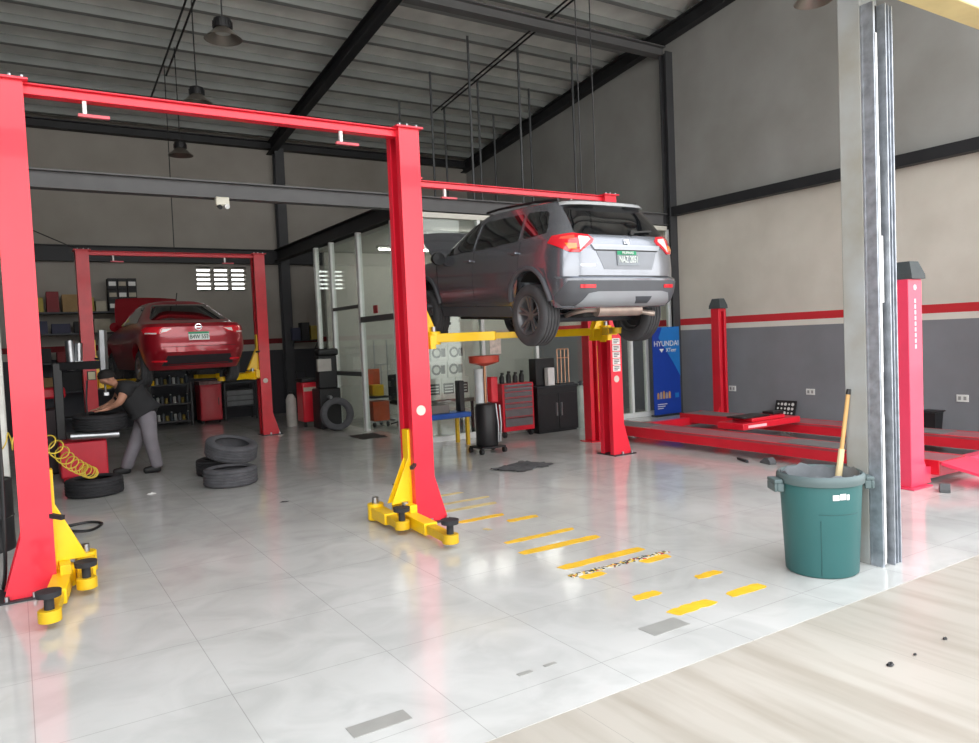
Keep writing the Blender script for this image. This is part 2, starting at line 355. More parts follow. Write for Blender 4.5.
# ------------------------------------------------------------------ two-post lifts
def two_post(name, label, x0, x1, y, ztop, carr_z, arms, red, sticker=None):
    """x0,x1 outer web planes of the posts, y front plane. arms: (side, pivot, pad, pad_z, yel)"""
    xc = (x0+x1)/2; W = x1-x0; g = thing(name, label, 'car lift', (xc, y, 0), 0, 'two-post car lifts')
    D = .26; FW = .195
    for s in (-1, 1):
        def q(a): return s*(W/2-a)      # a = distance inwards from the web
        mb = MB()
        def bx(a0, a1, y0, y1, z0, z1): mb.box(min(q(a0), q(a1)), max(q(a0), q(a1)), y0, y1, z0, z1)
        bx(0, .012, 0, D, .012, ztop); bx(.012, FW, 0, .012, .012, ztop); bx(.012, FW, D-.012, D, .012, ztop)
        bx(FW-.012, FW, .012, .07, .012, ztop); bx(FW-.012, FW, D-.07, D-.012, .012, ztop)
        # flared base gussets on both flanges
        for yy in (0, D-.012):
            p = [(q(0), .012), (q(-.12), .012), (q(0), .42)]
            mb.add([(a, yy, z) for a, z in p]+[(a, yy+.012, z) for a, z in p], [(0, 1, 2), (5, 4, 3), (0, 3, 4, 1), (1, 4, 5, 2), (2, 5, 3, 0)])
        bx(-.03, FW+.03, -.03, D+.03, ztop, ztop+.014)
        po = mb.build('post', red, g)
        mb = MB()
        for a in (.03, .12, .19):
            mb.cyl((q(a-.0), -.012, ztop+.014), (q(a), -.012, ztop+.03), .012, n=8)
        mb.build('bolt', STEEL, po)
        mb = MB(); bx(-.16, FW+.02, -.05, D+.06, 0, .012); bp = mb.build('base_plate', DSTEEL, g)
        mb = MB()
        for a in (-.1, .06):
            for yy in (-.025, D+.03): mb.cyl((q(a), yy, .012), (q(a), yy, .045), .016, n=6)
        mb.build('anchor_bolt', STEEL, bp)
        if s == 1: MB().cyl((q(.105), -.004, 1.02), (q(.105), .0, 1.02), .045, n=20).build('badge', mat('pale_badge', (214, 196, 186), .5), po)
        if sticker and s == 1:
            for k in range(sticker):
                a_, b_ = sorted((q(.03), q(.16)))
                stk = MB().box(a_, b_, -.003, 0, 1.52-.09*k-.04, 1.52-.09*k+.04).build('warning_sticker', WHITE, po)
                mb = MB().box(a_+.02, b_-.02, -.005, -.003, 1.52-.09*k+.018, 1.52-.09*k+.028); w_ = b_-a_
                mb.box(a_+.02, b_-.05, -.005, -.003, 1.52-.09*k-.024, 1.52-.09*k-.014).box(a_+.02, b_-.02, -.005, -.003, 1.52-.09*k-.003, 1.52-.09*k+.007); mb.build('print', INKB, stk)
        # carriage in the slot
        zc = carr_z; mb = MB()
        bx(.05, FW+.02, .075, D-.075, zc, zc+.82)
        yo = (-.0, D)
        bx(FW+.02, FW+.09, -.06, D+.06, zc+.02, zc+.17)
        for yy in (.08, D-.095):
            p = [(q(FW+.015), zc+.17), (q(FW+.20), zc+.17), (q(FW+.015), zc+.58)]
            mb.add([(a, yy, z) for a, z in p]+[(a, yy+.015, z) for a, z in p], [(0, 1, 2), (5, 4, 3), (0, 3, 4, 1), (1, 4, 5, 2), (2, 5, 3, 0)])
        ca = mb.build('carriage', YEL, g, bevel=.004)
        MB().bar((q(FW+.06), -.06, zc+.5), (q(FW-.1), .1, zc+.53), .03).build('release_lever', DSTEEL, ca)
    # crossbar with the limit switch bars
    mb = MB().box(-W/2+.02, W/2-.02, .06, .15, ztop-.07, ztop-.012).box(-W/2+.02, W/2-.02, .03, .18, ztop-.012, ztop)
    cb = mb.build('crossbar', red, g, bevel=.004)
    for u in (-W/2+.52, W/2-.74):
        lb = MB().box(u, u+.2, .07, .10, ztop-.18, ztop-.16).build('limit_bar', mat('pink_rubber', (214, 96, 106), .6), cb)
        MB().box(u+.03, u+.055, .07, .10, ztop-.16, ztop-.07).build('bracket', WHITE, lb)
    for (pv, pd, zp, zt) in arms:
        pv = Vector((pv[0]-xc, pv[1]-y, zp)); pd = Vector((pd[0]-xc, pd[1]-y, zp)); mid = pv.lerp(pd, .6)
        mb = MB().bar(pv, mid, .12, .10); mb.cyl(pv-Vector((0, 0, .075)), pv+Vector((0, 0, .075)), .075, n=20)
        a = mb.build('arm', YEL, g, bevel=.006)
        MB().cyl(pv+Vector((0, 0, .075)), pv+Vector((0, 0, .13)), .03, n=12).build('pivot_pin', STEEL, a)
        e = MB().bar(pv.lerp(pd, .45), pd, .085, .07); e.cyl(pd-Vector((0, 0, .036)), pd+Vector((0, 0, .036)), .065, n=20)
        e.build('extension', YELD, a, bevel=.004)
        MB().cyl(pd+Vector((0, 0, .036)), pd+Vector((0, 0, zt-.035)), .028, n=14).cyl(pd+Vector((0, 0, zt-.035)), pd+Vector((0, 0, zt)), .068, .072, n=24).build('pad', RUB, a)
    return g

lift_a = two_post('two_post_lift', 'large empty red two-post lift with lowered yellow arms, nearest the entrance', -.035, 3.135, 5.98, 3.50, .03,
    [((.21, 6.10), (.09, 5.22), .085, .15), ((.37, 6.42), (.33, 5.80), .085, .15), ((2.86, 6.04), (2.80, 5.12), .085, .15), ((2.74, 6.42), (2.70, 5.78), .085, .15)], RED)
lift_b = two_post('two_post_lift', 'red two-post lift holding up the grey hatchback in front of the glass office', 3.74, 6.85, 7.55, 3.44, 1.52,
    [((4.06, 7.60), (4.98, 6.86), 1.66, .21), ((4.06, 7.80), (4.99, 8.98), 1.66, .21), ((6.63, 7.60), (6.15, 6.84), 1.66, .21), ((6.63, 7.80), (6.14, 8.98), 1.66, .21)], RED, 5)
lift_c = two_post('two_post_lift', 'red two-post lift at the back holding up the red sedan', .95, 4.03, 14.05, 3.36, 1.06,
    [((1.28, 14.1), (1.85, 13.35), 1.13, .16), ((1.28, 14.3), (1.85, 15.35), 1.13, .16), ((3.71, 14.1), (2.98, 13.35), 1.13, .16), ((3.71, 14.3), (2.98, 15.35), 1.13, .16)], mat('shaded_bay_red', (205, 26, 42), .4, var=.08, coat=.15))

# air line hanging on the near left post
tag(MB().tube(cat_rom([(-.115, 6.02, 3.2), (-.125, 6.03, 2.0), (-.115, 6.02, 1.1), (-.13, 6.04, .3), (-.16, 6.3, .02)], 10), .012).build('air_hose', BLK),
    'black air hose running down the near left red lift post', 'hose')

# ------------------------------------------------------------------ four-post alignment lift
g4 = thing('four_post_lift', 'low red four-post alignment lift with two runways along the right wall', 'car lift', (8.82, 6.4, 0))
def four_post(x, y, m, letters):
    mb = MB(); w, d, h = (.24 if letters else .19), .17, (2.03 if letters else 1.97)
    if letters: mb.box(x, x+w, y, y+d, .015, h)
    else: mb.box(x, x+.07, y, y+d, .015, h).box(x+w-.05, x+w, y, y+d, .015, h).box(x+.07, x+w-.05, y+d-.012, y+d, .015, h).box(x+.07, x+w-.05, y, y+d-.012, h-.05, h)
    po = mb.build('post', m, g4, bevel=.006)
    lz = MB().lathe([(0, 0), (.172, 0), (.168, .05), (.11, .17), (0, .17)], T(x+w/2, y+d/2, h) @ Matrix.Diagonal((1 if letters else .82, 1, 1, 1)) @ RZ(PI/4), n=4)
    lz.build('cap', mat('grey_cap', (66, 72, 74), .6), po, smooth=0)
    MB().box(x-.05, x+w+.05, y-.05, y+d+.05, 0, .015).build('base_plate', m, po)
    mb = MB()
    s = 1 if x < 9-8.82 else -1
    p = [(0, .015), (.16*1, .015), (0, .30)]
    xx = x+w if s > 0 else x
    mb.add([(xx+s*a, y+.02, z) for a, z in p]+[(xx+s*a, y+.035, z) for a, z in p], [(0, 1, 2), (5, 4, 3), (0, 3, 4, 1), (1, 4, 5, 2), (2, 5, 3, 0)])
    mb.build('gusset', m, po)
    if letters:
        mb = MB()
        for k in range(9): mb.box(x+.10, x+.128, y-.003, y, 1.36+.055*k, 1.40+.055*k)
        mb.cyl((x+.115, y-.003, 1.95), (x+.115, y, 1.95), .03, n=6)
        mb.build('post_print', mat('pale_print', (250, 190, 200), .5), po)
    return po
lx = 8.82
four_post(7.25-lx, 3.95-6.4, PINK, True); pl = four_post(7.29-lx, 8.75-6.4, RED2, False)
MB().box(7.29-lx+.158, 7.29-lx+.176, 8.75-6.4-.004, 8.75-6.4, .45, 1.45).build('yellow_print', YELD, pl)
four_post(10.16-lx, 8.75-6.4, RED2, False); four_post(10.16-lx, 3.95-6.4, PINK, False)
for y in (3.98, 8.78):
    mb = MB().box(7.52-lx, 10.15-lx, y-6.4, y-6.4+.012, .05, .17).box(7.52-lx, 10.15-lx, y-6.4+.11, y-6.4+.122, .05, .17).box(7.52-lx, 10.15-lx, y-6.4+.012, y-6.4+.11, .158, .17)
    mb.build('crossbeam', PINK if y < 5 else RED2, g4)
RTOP = mat('runway_deck', (150, 92, 98), .6, var=.12, scale=4)
GDECK = mat('grey_plate', (120, 118, 118), .55, .2, var=.15)
for x in (7.66, 9.42):
    a = x-lx; y0, y1 = 3.9-6.4, 9.0-6.4
    mb = MB().box(a, a+.03, y0, y1, .09, .235).box(a+.47, a+.50, y0, y1, .09, .235).box(a+.03, a+.47, y0, y1, .20, .225)
    for k in range(12): mb.box(a+.03, a+.47, y0+.2+k*.4, y0+.22+k*.4, .10, .2)
    r = mb.build('runway', RED2, g4, bevel=.003)
    MB().box(a+.031, a+.469, y0, y1-.9, .226, .231).build('deck', RTOP, r)
    MB().box(a+.04, a+.46, y1-.88, y1-.1, .226, .236).build('slip_plate', GDECK, r)
    MB().box(a+.05, a+.45, y0+.9, y0+1.9, .232, .238).build('turn_plate', GDECK, r)
    mb = MB(); v = [(a, y0-.02, .225), (a+.5, y0-.02, .225), (a+.5, y0-1.0, .012), (a, y0-1.0, .012), (a, y0-.02, .19), (a+.5, y0-.02, .19), (a+.5, y0-1.0, 0), (a, y0-1.0, 0)]
    mb.add(v, [(0, 1, 2, 3), (7, 6, 5, 4), (0, 3, 7, 4), (1, 5, 6, 2), (3, 2, 6, 7), (0, 4, 5, 1)])
    mb.build('ramp', PINK, r, bevel=.003)
    MB().box(a-.004, a, y0+.4, y1-1.4, .205, .228).build('side_rail', mat('rail_wear', (150, 66, 74), .6), r)
# rolling jack bridging the runways
jk = thing('rolling_jack', 'red rolling jack with black top bridging the alignment lift runways', 'jack', (8.78, 6.9, .24))
MB().box(-.60, .62, -.22, .22, .012, .10).box(-.35, .35, -.17, .17, .10, .15).build('body', RED2, jk, bevel=.01)
MB().box(-.5, .05, -.15, .15, .151, .172).box(.2, .42, -.1, .1, .151, .19).build('rubber_top', BLK, jk, bevel=.01)
MB().box(-.5, -.12, -.2235, -.22, .035, .07).build('print_band', mat('pink_print', (240, 190, 196), .5), jk)
# alignment target board leaning by the wall
ta = thing('alignment_target', 'black board with white dots leaning on the right wall behind the runways', 'target board', (10.94, 8.10, .0), 0)
R_ = RY(math.radians(16)) 
MB().box(-.012, .012, -.20, .20, 0, .36, T(0, 0, .012) @ R_).build('board', BLK, ta, bevel=.004)
mb = MB()
for i in range(5):
    for j in range(4):
        rr = random.choice((.018, .024, .028)); yy = -.14+.07*i; zz = .07+.075*j
        a = (T(0, 0, .012) @ R_) @ Vector((-.0122, yy, zz)); b = (T(0, 0, .012) @ R_) @ Vector((-.0145, yy, zz)); mb.cyl(a, b, rr, n=12)
mb.build('dot_pattern', WHITE, ta)

# ------------------------------------------------------------------ pendants, rods, pipes
def highbay(label, x, y, z):
    g = thing('high_bay_lamp', label, 'ceiling lamp', (x, y, z), 0, 'hanging high bay lamps')
    MB().lathe([(.085, .12), (.11, .095), (.155, .05), (.205, .010), (.212, 0), (.204, .0), (.15, .042), (.10, .088), (.08, .11)], n=36).build('reflector', mat('spun_aluminium', (140, 134, 126), .35, .8, var=.08), g)
    mb = MB().lathe([(0, .24), (.06, .24), (.095, .225), (.10, .20), (.10, .12), (0, .12)], n=28)
    for k in range(18):
        t = 2*PI*k/18; mb.box(.09, .112, -.004, .004, .125, .195, RZ(t))
    mb.build('driver_housing', BLK, g)
    MB().lathe([(0, .085), (.09, .08), (.09, .075), (0, .075)], n=24).build('diffuser', mat('lamp_lens', (170, 172, 168), .3), g)
    MB().cyl((0, 0, .24), (0, 0, zroof(y)-z-.1), .009, n=8).build('cord', BLK, g)
highbay('hanging high bay lamp with the brightest reflector, above the near red crossbar', 2.25, 9.0, 5.19)
highbay('high bay lamp half hidden behind the near red crossbar', 2.50, 11.7, 5.26)
highbay('lowest hanging high bay lamp, in front of the back wall', 2.70, 14.2, 5.08)
highbay('high bay lamp cut off by the top of the photo near the front column', 8.02, 5.4, 5.34)
RODM = mat('hanger_rod', (84, 86, 88), .5, .4)
i = 0
for x, nx in ((7.42, 'left'), (8.54, 'middle'), (9.86, 'right')):
    for y, ny in ((15.0, 'back'), (13.55, 'middle'), (12.05, 'front')):
        zt = zroof(y)-.1
        o = MB().tube([(x, y, 3.662), (x, y, zt)], .024, 8).build('hanger_rod', RODM)
        tag(o, 'thin grey hanger rod from roof to office ceiling, %s of %s row' % ({'back': 'last', 'middle': 'second', 'front': 'first'}[ny], {'left': 'the leftmost', 'middle': 'the middle', 'right': 'the rightmost'}[nx]), 'rod', 'office ceiling hanger rods'); i += 1
def slope_pipe(x, ya, yb, lab, cat='pipe', r=.018, grp=None):
    o = MB().tube([(x, ya, zroof(ya)-.16), (x, yb, zroof(yb)-.16)], r, 8).build('conduit_pipe', BLK); tag(o, lab, cat, grp)
slope_pipe(8.36, 3.5, 15.3, 'left of the paired black conduits under the roof above the office', grp='roof conduits')
slope_pipe(8.47, 3.5, 15.0, 'right of the paired black conduits under the roof above the office', grp='roof conduits')
slope_pipe(2.60, 3.5, 16.5, 'left of the paired black conduits above the hanging lamps', grp='roof conduits')
slope_pipe(2.72, 3.5, 15.2, 'right of the paired black conduits above the hanging lamps', grp='roof conduits')
for x, l in ((6.36, 'left'), (6.60, 'right')):
    tag(MB().cyl((x, 7.66, 3.46), (x, 7.66, zroof(7.66)-.1), .008, n=6).build('hanging_wire', BLK), '%s of two thin black wires above the grey hatchback lift crossbar' % l, 'wire', 'wires over the lift')
tag(MB().tube([(2.62, 14.9, 3.5), (2.64, 14.9, zroof(14.9)-.12)], .009, 6).build('hanging_wire', BLK), 'thin black drop wire behind the lowest high bay lamp', 'wire')
tag(MB().tube(cat_rom([(-.4, 13.2, 3.9), (.3, 13.6, 3.62), (.98, 14.1, 3.38)], 8), .008, 6).build('slack_cable', BLK), 'slack black cable sagging to the back lift left post', 'cable')
cc = thing('security_camera', 'white security camera under the grey tie beam', 'camera', (2.5, 10.55, 3.60))
MB().box(-.09, .09, -.04, .05, -.03, .085).build('body', mat('ivory_plastic', (226, 222, 206), .4), cc, bevel=.015)
MB().cyl((-.04, -.055, -.06), (-.04, 0, -.04), .03, n=16).build('lens', BLK, cc)
MB().cyl((.045, -.08, -.05), (.045, .02, -.03), .034, n=16).build('lamp_head', WHITE, cc)

# ------------------------------------------------------------------ cars
def interp(tab, x):
    if x <= tab[0][0]: return tab[0][1]
    for (a, b), (c, d) in zip(tab, tab[1:]):
        if x <= c: return b+(d-b)*(x-a)/(c-a)
    return tab[-1][1]
class Body:
    """a car body made of level contours: half width S(z), rear end yr(z), nose yf(z)"""
    def __init__(s, S_, yr, yf, nr, dr, nf, df, z0, ztop, belt, arches, ra, za):
        s.S_, s.yr_, s.yf_ = S_, yr, yf; s.nr, s.dr, s.nf, s.df = nr, dr, nf, df
        s.z0, s.ztop, s.belt, s.arches, s.ra, s.za = z0, ztop, belt, arches, ra, za
    def hw(s, z): return interp(s.S_, z)
    def dR(s, z): return min(s.dr, (interp(s.yf_, z)-interp(s.yr_, z))*.45)
    def dF(s, z): return min(s.df, (interp(s.yf_, z)-interp(s.yr_, z))*.45)
    def rear(s, x, z, off=0):
        w = s.hw(z); d = s.dR(z); t = min(1, abs(x)/w)
        return Vector((x, interp(s.yr_, z)+d-d*(max(0, 1-t**s.nr))**(1/s.nr)-off, z))
    def wrap(s, sg, t, z, off=0):
        """t degrees round the rear corner: 0 rear centre, 90 side"""
        w = s.hw(z)+off; d = s.dR(z); a = math.radians(t)
        return Vector((sg*w*math.sin(a)**(2/s.nr), interp(s.yr_, z)+d-(d+off)*math.cos(a)**(2/s.nr), z))
    def side(s, sg, y, z, off=0):
        w = s.hw(z); yr = interp(s.yr_, z); yf = interp(s.yf_, z); d = s.dR(z); e = s.dF(z)
        if y < yr+d: w *= max(0, 1-min(1, (yr+d-y)/d)**s.nr)**(1/s.nr)
        elif y > yf-e: w *= max(0, 1-min(1, (y-yf+e)/e)**s.nf)**(1/s.nf)
        return Vector((sg*(w+off), y, z))
    def zbot(s, y):
        z = s.z0
        for c in s.arches:
            if abs(y-c) < s.ra: z = max(z, s.za+math.sqrt(s.ra**2-(y-c)**2))
        return z
    def ring(s, z):
        w = s.hw(z); yr = interp(s.yr_, z); yf = interp(s.yf_, z); d = s.dR(z); e = s.dF(z); h = []
        for i in range(25):
            a = PI/2*i/24; h.append((w*math.sin(a)**(2/s.nr), yr+d-d*math.cos(a)**(2/s.nr)))
        N = 70
        for i in range(1, N): h.append((w, yr+d+(yf-e-yr-d)*i/N))
        for i in range(21):
            a = PI/2*i/20; h.append((w*math.cos(a)**(2/s.nf), yf-e+e*math.sin(a)**(2/s.nf)))
        return h+[(-x, y) for x, y in h[-2:0:-1]]
    def mesh(s, levels):
        mb = MB(); rows = []
        for z in levels:
            row = []
            for x, y in s.ring(z):
                zz = z; xx = x; yy = y
                if z < s.belt:
                    b = s.zbot(y); zz = b+(z-s.z0)*(s.belt-b)/(s.belt-s.z0)
                    if abs(x) > .01 and b > s.z0:
                        xx = math.copysign(s.side(1, y, zz)[0], x)
                row.append((xx, yy, zz))
            rows.append(row)
        # crowned roof
        top = rows[-1]; yc = sum(p[1] for p in top)/len(top)
        for k, dz in ((.9, .022), (.7, .045), (.4, .06), (.12, .066)):
            rows.append([(x*k, yc+(y-yc)*(k*.6+.4), z+dz) for x, y, z in top])
        n = len(rows[0]); vs = [p for r in rows for p in r]; fs = []
        for i in range(len(rows)-1):
            for j in range(n): fs.append((i*n+j, i*n+(j+1) % n, (i+1)*n+(j+1) % n, (i+1)*n+j))
        fs.append(tuple((len(rows)-1)*n+j for j in range(n)))
        mb.add(vs, fs)
        # underside
        m = n//2; bot = rows[0]; o = len(mb.v); f2 = []
        mb.mi = 1
        for j in range(m): f2.append((j, (n-j) % n, (n-j-1) % n, j+1))
        mb.f += f2; mb.m += [1]*len(f2)
        return mb
    def patch(s, fn, poly, name, m, parent, off=.006, cut=.05, rnd=0., thick=.012):
        """polygon in two surface coordinates laid over the body with a real thickness"""
        if rnd:
            out = []
            n = len(poly)
            for i in range(n):
                p, a, b = Vector(poly[i]), Vector(poly[i-1]), Vector(poly[(i+1) % n])
                r = min(rnd, (a-p).length*.45, (b-p).length*.45)
                p0 = p+(a-p).normalized()*r; p1 = p+(b-p).normalized()*r
                out += [tuple(p0.lerp(p, t).lerp(p.lerp(p1, t), t)) for t in (0, .25, .5, .75, 1)]
            poly = out
        bm = bmesh.new(); bm.faces.new([bm.verts.new((u, v, 0)) for u, v in poly])
        us = [p[0] for p in poly]; vs = [p[1] for p in poly]
        cu = cut[0] if isinstance(cut, tuple) else cut; cv = cut[1] if isinstance(cut, tuple) else cut
        for ax, lo, hi, st in ((0, min(us), max(us), cu), (1, min(vs), max(vs), cv)):
            k = max(1, int((hi-lo)/st))
            for i in range(1, k+1):
                c = lo+(hi-lo)*i/(k+1); no = (1, 0, 0) if ax == 0 else (0, 1, 0)
                bmesh.ops.bisect_plane(bm, geom=bm.faces[:]+bm.edges[:]+bm.verts[:], plane_co=(c, 0, 0) if ax == 0 else (0, c, 0), plane_no=no)
        bm.verts.index_update(); mb = MB(); n = len(bm.verts)
        v1 = [fn(v.co.x, v.co.y, off) for v in bm.verts]; v0 = [fn(v.co.x, v.co.y, off-thick) for v in bm.verts]
        fs = [tuple(v.index for v in f.verts) for f in bm.faces]
        ed = [tuple(v.index for v in e.verts) for e in bm.edges if len(e.link_faces) == 1]
        bm.free()
        mb.add(v1+v0, fs+[tuple(n+i for i in reversed(f)) for f in fs]+[(a, b, n+b, n+a) for a, b in ed])
        return mb.build(name, m, parent, smooth=50)

def wheel(parent, x, y, z, sg, rim_m, r=.335, wd=.215, rr=.225, spokes=5):
    A = T(x, y, z) @ RY(sg*PI/2)      # local z points outwards
    w = MB(); h = wd/2
    prof = [(rr, -h*.8), (rr+.02, -h*.95), (r-.06, -h), (r-.02, -h*.9), (r, -h*.7)]
    for i in range(4):
        a = -h*.7+i*h*.35+h*.1; prof += [(r, a), (r-.012, a+.004), (r-.012, a+.016), (r, a+.02)]
    prof += [(r, h*.7), (r-.02, h*.9), (r-.06, h), (rr+.02, h*.95), (rr, h*.8)]
    w.lathe(prof, A, 48); o = w.build('wheel', mat('tyre_rubber', (66, 66, 68), .8, var=.15, scale=9, bump=.15), parent, smooth=40)
    m = MB(); m.lathe([(rr+.004, -h*.8), (rr-.02, -h*.7), (rr-.03, 0), (rr-.02, h*.7), (rr+.006, h*.86), (rr+.002, h*.93), (rr-.012, h*.86), (rr-.03, h*.5), (rr-.045, -h*.6)], A, 40)
    m.lathe([(0, h*.62), (.05, h*.6), (.062, h*.45), (.062, h*.1), (0, h*.1)], A, 24)
    for k in range(spokes):
        for d in (-.17, .17):
            t = 2*PI*k/spokes; a = Vector((math.cos(t+d*1.4)*.05, math.sin(t+d*1.4)*.05, h*.48)); b = Vector((math.cos(t+d)*(rr-.012), math.sin(t+d)*(rr-.012), h*.70))
            m.bar(A @ a, A @ b, .026, .03, up=tuple((A.to_3x3() @ Vector((0, 0, 1)))))
    m.build('rim', rim_m, o, smooth=40)
    MB().lathe([(0, -h*.2), (rr*.72, -h*.2), (rr*.72, -h*.32), (0, -h*.32)], A, 30).build('brake_disc', DSTEEL, o)
    return o

def half_ring(ro, ri, x, y, z, sg, dp):
    n = 20; v = []; f = []
    for k in range(n+1):
        t = PI*(-.03+1.06*k/n)
        for q in (ro, ri):
            for xx in (x+sg*.06, x-sg*dp): v.append((xx, y+q*math.cos(t), z+q*math.sin(t)))
    for k in range(n):
        a = 4*k; b = a+4; f += [(a, a+1, b+1, b), (a+2, b+2, b+3, a+3), (a, b, b+2, a+2), (a+1, a+3, b+3, b+1)]
    f += [(0, 2, 3, 1), (4*n, 4*n+1, 4*n+3, 4*n+2)]
    mb = MB().add(v, f)
    for xx in (x-sg*dp, x-sg*(dp-.012)):
        mb.add([(xx, y+ri*math.cos(PI*k/n), z+ri*math.sin(PI*k/n)) for k in range(n+1)], [tuple(range(n+1))])
    return mb
GLASS = mat('tinted_car_glass', (14, 16, 19), .04, var=.02, coat=1., spec=.8)
LAMP = mat('red_lamp_lens', (214, 30, 44), .12, var=.06, coat=1., emit=.05)
AMBER = mat('amber_lamp_lens', (240, 140, 60), .12, var=.05, coat=1.)
CLEAR = mat('clear_lamp_lens', (236, 224, 222), .1, var=.03, coat=1.)
CHROME = mat('chrome', (214, 216, 220), .12, 1., var=.02)
UNDER = mat('underbody', (44, 43, 42), .8, .2, var=.2)
CLAD = mat('grey_cladding', (80, 82, 87), .5, var=.06)
PLATEW = mat('plate_white', (226, 232, 228), .45, var=.02)
PLATEG = mat('plate_green', (20, 140, 96), .45, var=.05)

# ---- grey hatchback SUV on the second lift
SC = .93
suv = thing('car', 'grey hatchback SUV raised on a red lift before the glass office, hood open', 'car', (5.585, 7.86, 1.74), math.radians(-1.86))
suv.rotation_euler = (math.radians(2.86), 0, math.radians(-1.86)); suv.scale = (SC, SC, SC)
SILVER = mat('grey_metallic_paint', (138, 142, 150), .27, .75, var=.03, coat=.8)
bd = Body([(.17, .79), (.22, .80), (.35, .845), (.5, .875), (.68, .885), (.9, .87), (1.05, .84), (1.2, .775), (1.38, .685), (1.49, .63)],
          [(.17, -1.45), (.23, -1.6), (.28, -1.96), (.34, -2.04), (.44, -2.075), (.60, -2.085), (.625, -2.03), (.75, -2.03), (.95, -2.01), (1.06, -1.97), (1.25, -1.84), (1.43, -1.69), (1.49, -1.64)],
          [(.17, 2.0), (.22, 2.10), (.35, 2.21), (.6, 2.24), (.78, 2.21), (.88, 2.13), (.94, 1.95), (.985, 1.42), (1.02, 1.28), (1.2, 1.02), (1.38, .70), (1.49, .42)],
          4.2, .62, 3.2, .9, .17, 1.49, .98, (-1.29, 1.42), .395, .335)
lv = [.17, .20, .23, .26, .28, .30, .36, .42, .5, .58, .60, .625, .68, .75, .85, .92, .95, .985, 1.02, 1.06, 1.12, 1.2, 1.3, 1.38, 1.44, 1.49]
bd.mesh(lv).build('body', [SILVER, UNDER], suv, smooth=30)
# glasses
P = bd.patch; Rr = bd.rear
P(Rr, [(-.645, 1.09), (.645, 1.09), (.585, 1.44), (-.585, 1.44)], 'rear_window', GLASS, suv, rnd=.06)
for sg in (-1, 1):
    f = lambda y, z, o, sg=sg: bd.side(sg, y, z, o)
    P(f, [(-1.05, 1.075), (-.03, 1.03), (-.02, 1.40), (-.95, 1.41)], 'side_window', GLASS, suv, rnd=.05, cut=.1)
    P(f, [(.04, 1.03), (.93, 1.02), (.52, 1.33), (.34, 1.39), (.05, 1.40)], 'side_window', GLASS, suv, rnd=.05, cut=.1)
    P(f, [(-1.60, 1.13), (-1.12, 1.085), (-1.02, 1.41), (-1.45, 1.39)], 'side_window', GLASS, suv, rnd=.06, cut=.1)
    P(f, [(-1.06, .30), (-1.055, .30), (-1.095, 1.06), (-1.10, 1.06)], 'door_seam', BLK, suv, off=.002, cut=.1, thick=.004)
    P(f, [(.0, .30), (.006, .30), (.006, 1.02), (.0, 1.02)], 'door_seam', BLK, suv, off=.002, cut=.1, thick=.004)
    P(f, [(.96, .40), (.966, .40), (1.08, .95), (1.07, .95)], 'door_seam', BLK, suv, off=.002, cut=.1, thick=.004)
    P(f, [(-.86, .175), (.99, .175), (.99, .30), (-.84, .30)], 'sill_cladding', CLAD, suv, off=.014, cut=.1, thick=.03)
    # arch lips
    for c in bd.arches:
        pts = [bd.side(sg, c+.405*math.cos(a), .335+.405*math.sin(a), .004) for a in [PI*(.02+.96*i/24) for i in range(25)]]
        MB().tube(pts, .028, 8).build('arch_trim', CLAD, suv)
        x = sg*.77
        wheel(suv, x, c, .335-.14, sg, mat('dark_alloy', (104, 104, 106), .42, .5, var=.1), r=.36, wd=.245, spokes=5)
        half_ring(.41, .39, sg*.72, c, .335, sg, .26).build('wheel_liner', UNDER, suv)
    for yy, zz in ((-.98, .93), (.12, .90)):
        p = bd.side(sg, yy, zz, .03); h = MB().bar((p.x, p.y-.09, p.z), (p.x, p.y+.09, p.z), .02, .03)
        h.cyl((p.x-sg*.035, p.y+.08, p.z), (p.x, p.y+.08, p.z), .012, n=8).cyl((p.x-sg*.035, p.y-.08, p.z), (p.x, p.y-.08, p.z), .012, n=8)
        h.build('door_handle', SILVER, suv, bevel=.006)
    # mirrors
    p = bd.side(sg, .88, 1.03)
    mm = MB().lathe([(0, .10), (.07, .075), (.10, 0), (.095, -.05), (0, -.055)], T(p.x+sg*.14, .90, 1.09) @ RX(-PI/2), 20)
    mo = mm.build('wing_mirror', BLK, suv); mo.scale = (1, 1, .9)
    MB().bar((p.x-sg*.01, .90, 1.03), (p.x+sg*.12, .91, 1.05), .04, .03).build('mirror_stalk', BLK, mo)
    # tail lamps: wrap-round red outer, amber, clear inner
    wf = lambda t, z, o, sg=sg: bd.wrap(sg, t, z, o)
    tl = P(wf, [(15, 1.035), (17, .99), (31, .885), (45, .89), (79, 1.0), (72, 1.08), (40, 1.105), (20, 1.085)], 'tail_lamp', LAMP, suv, off=.012, cut=(4, .03), thick=.03)
    P(wf, [(18.5, 1.03), (31, .91), (32, 1.07), (20.5, 1.06)], 'clear_lens', CLEAR, tl, off=.018, cut=(3, .03), thick=.012)
    P(wf, [(35, .92), (46, .925), (52, .99), (35, .985)], 'amber_lens', AMBER, tl, off=.018, cut=(4, .03), thick=.012)
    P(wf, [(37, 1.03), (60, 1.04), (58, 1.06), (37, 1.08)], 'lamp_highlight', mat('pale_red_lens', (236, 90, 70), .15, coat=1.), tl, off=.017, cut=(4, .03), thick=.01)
    P(Rr, [(sg*.50, .492), (sg*.68, .492), (sg*.68, .532), (sg*.50, .532)][::sg], 'reflector', LAMP, suv, off=.02, cut=.04)
    MB().tube([(sg*.58, y, z) for y, z in ((-1.5, 1.515), (-1.0, 1.545), (-.2, 1.555), (.1, 1.54))], .016, 8).build('roof_rail', BLK, suv)
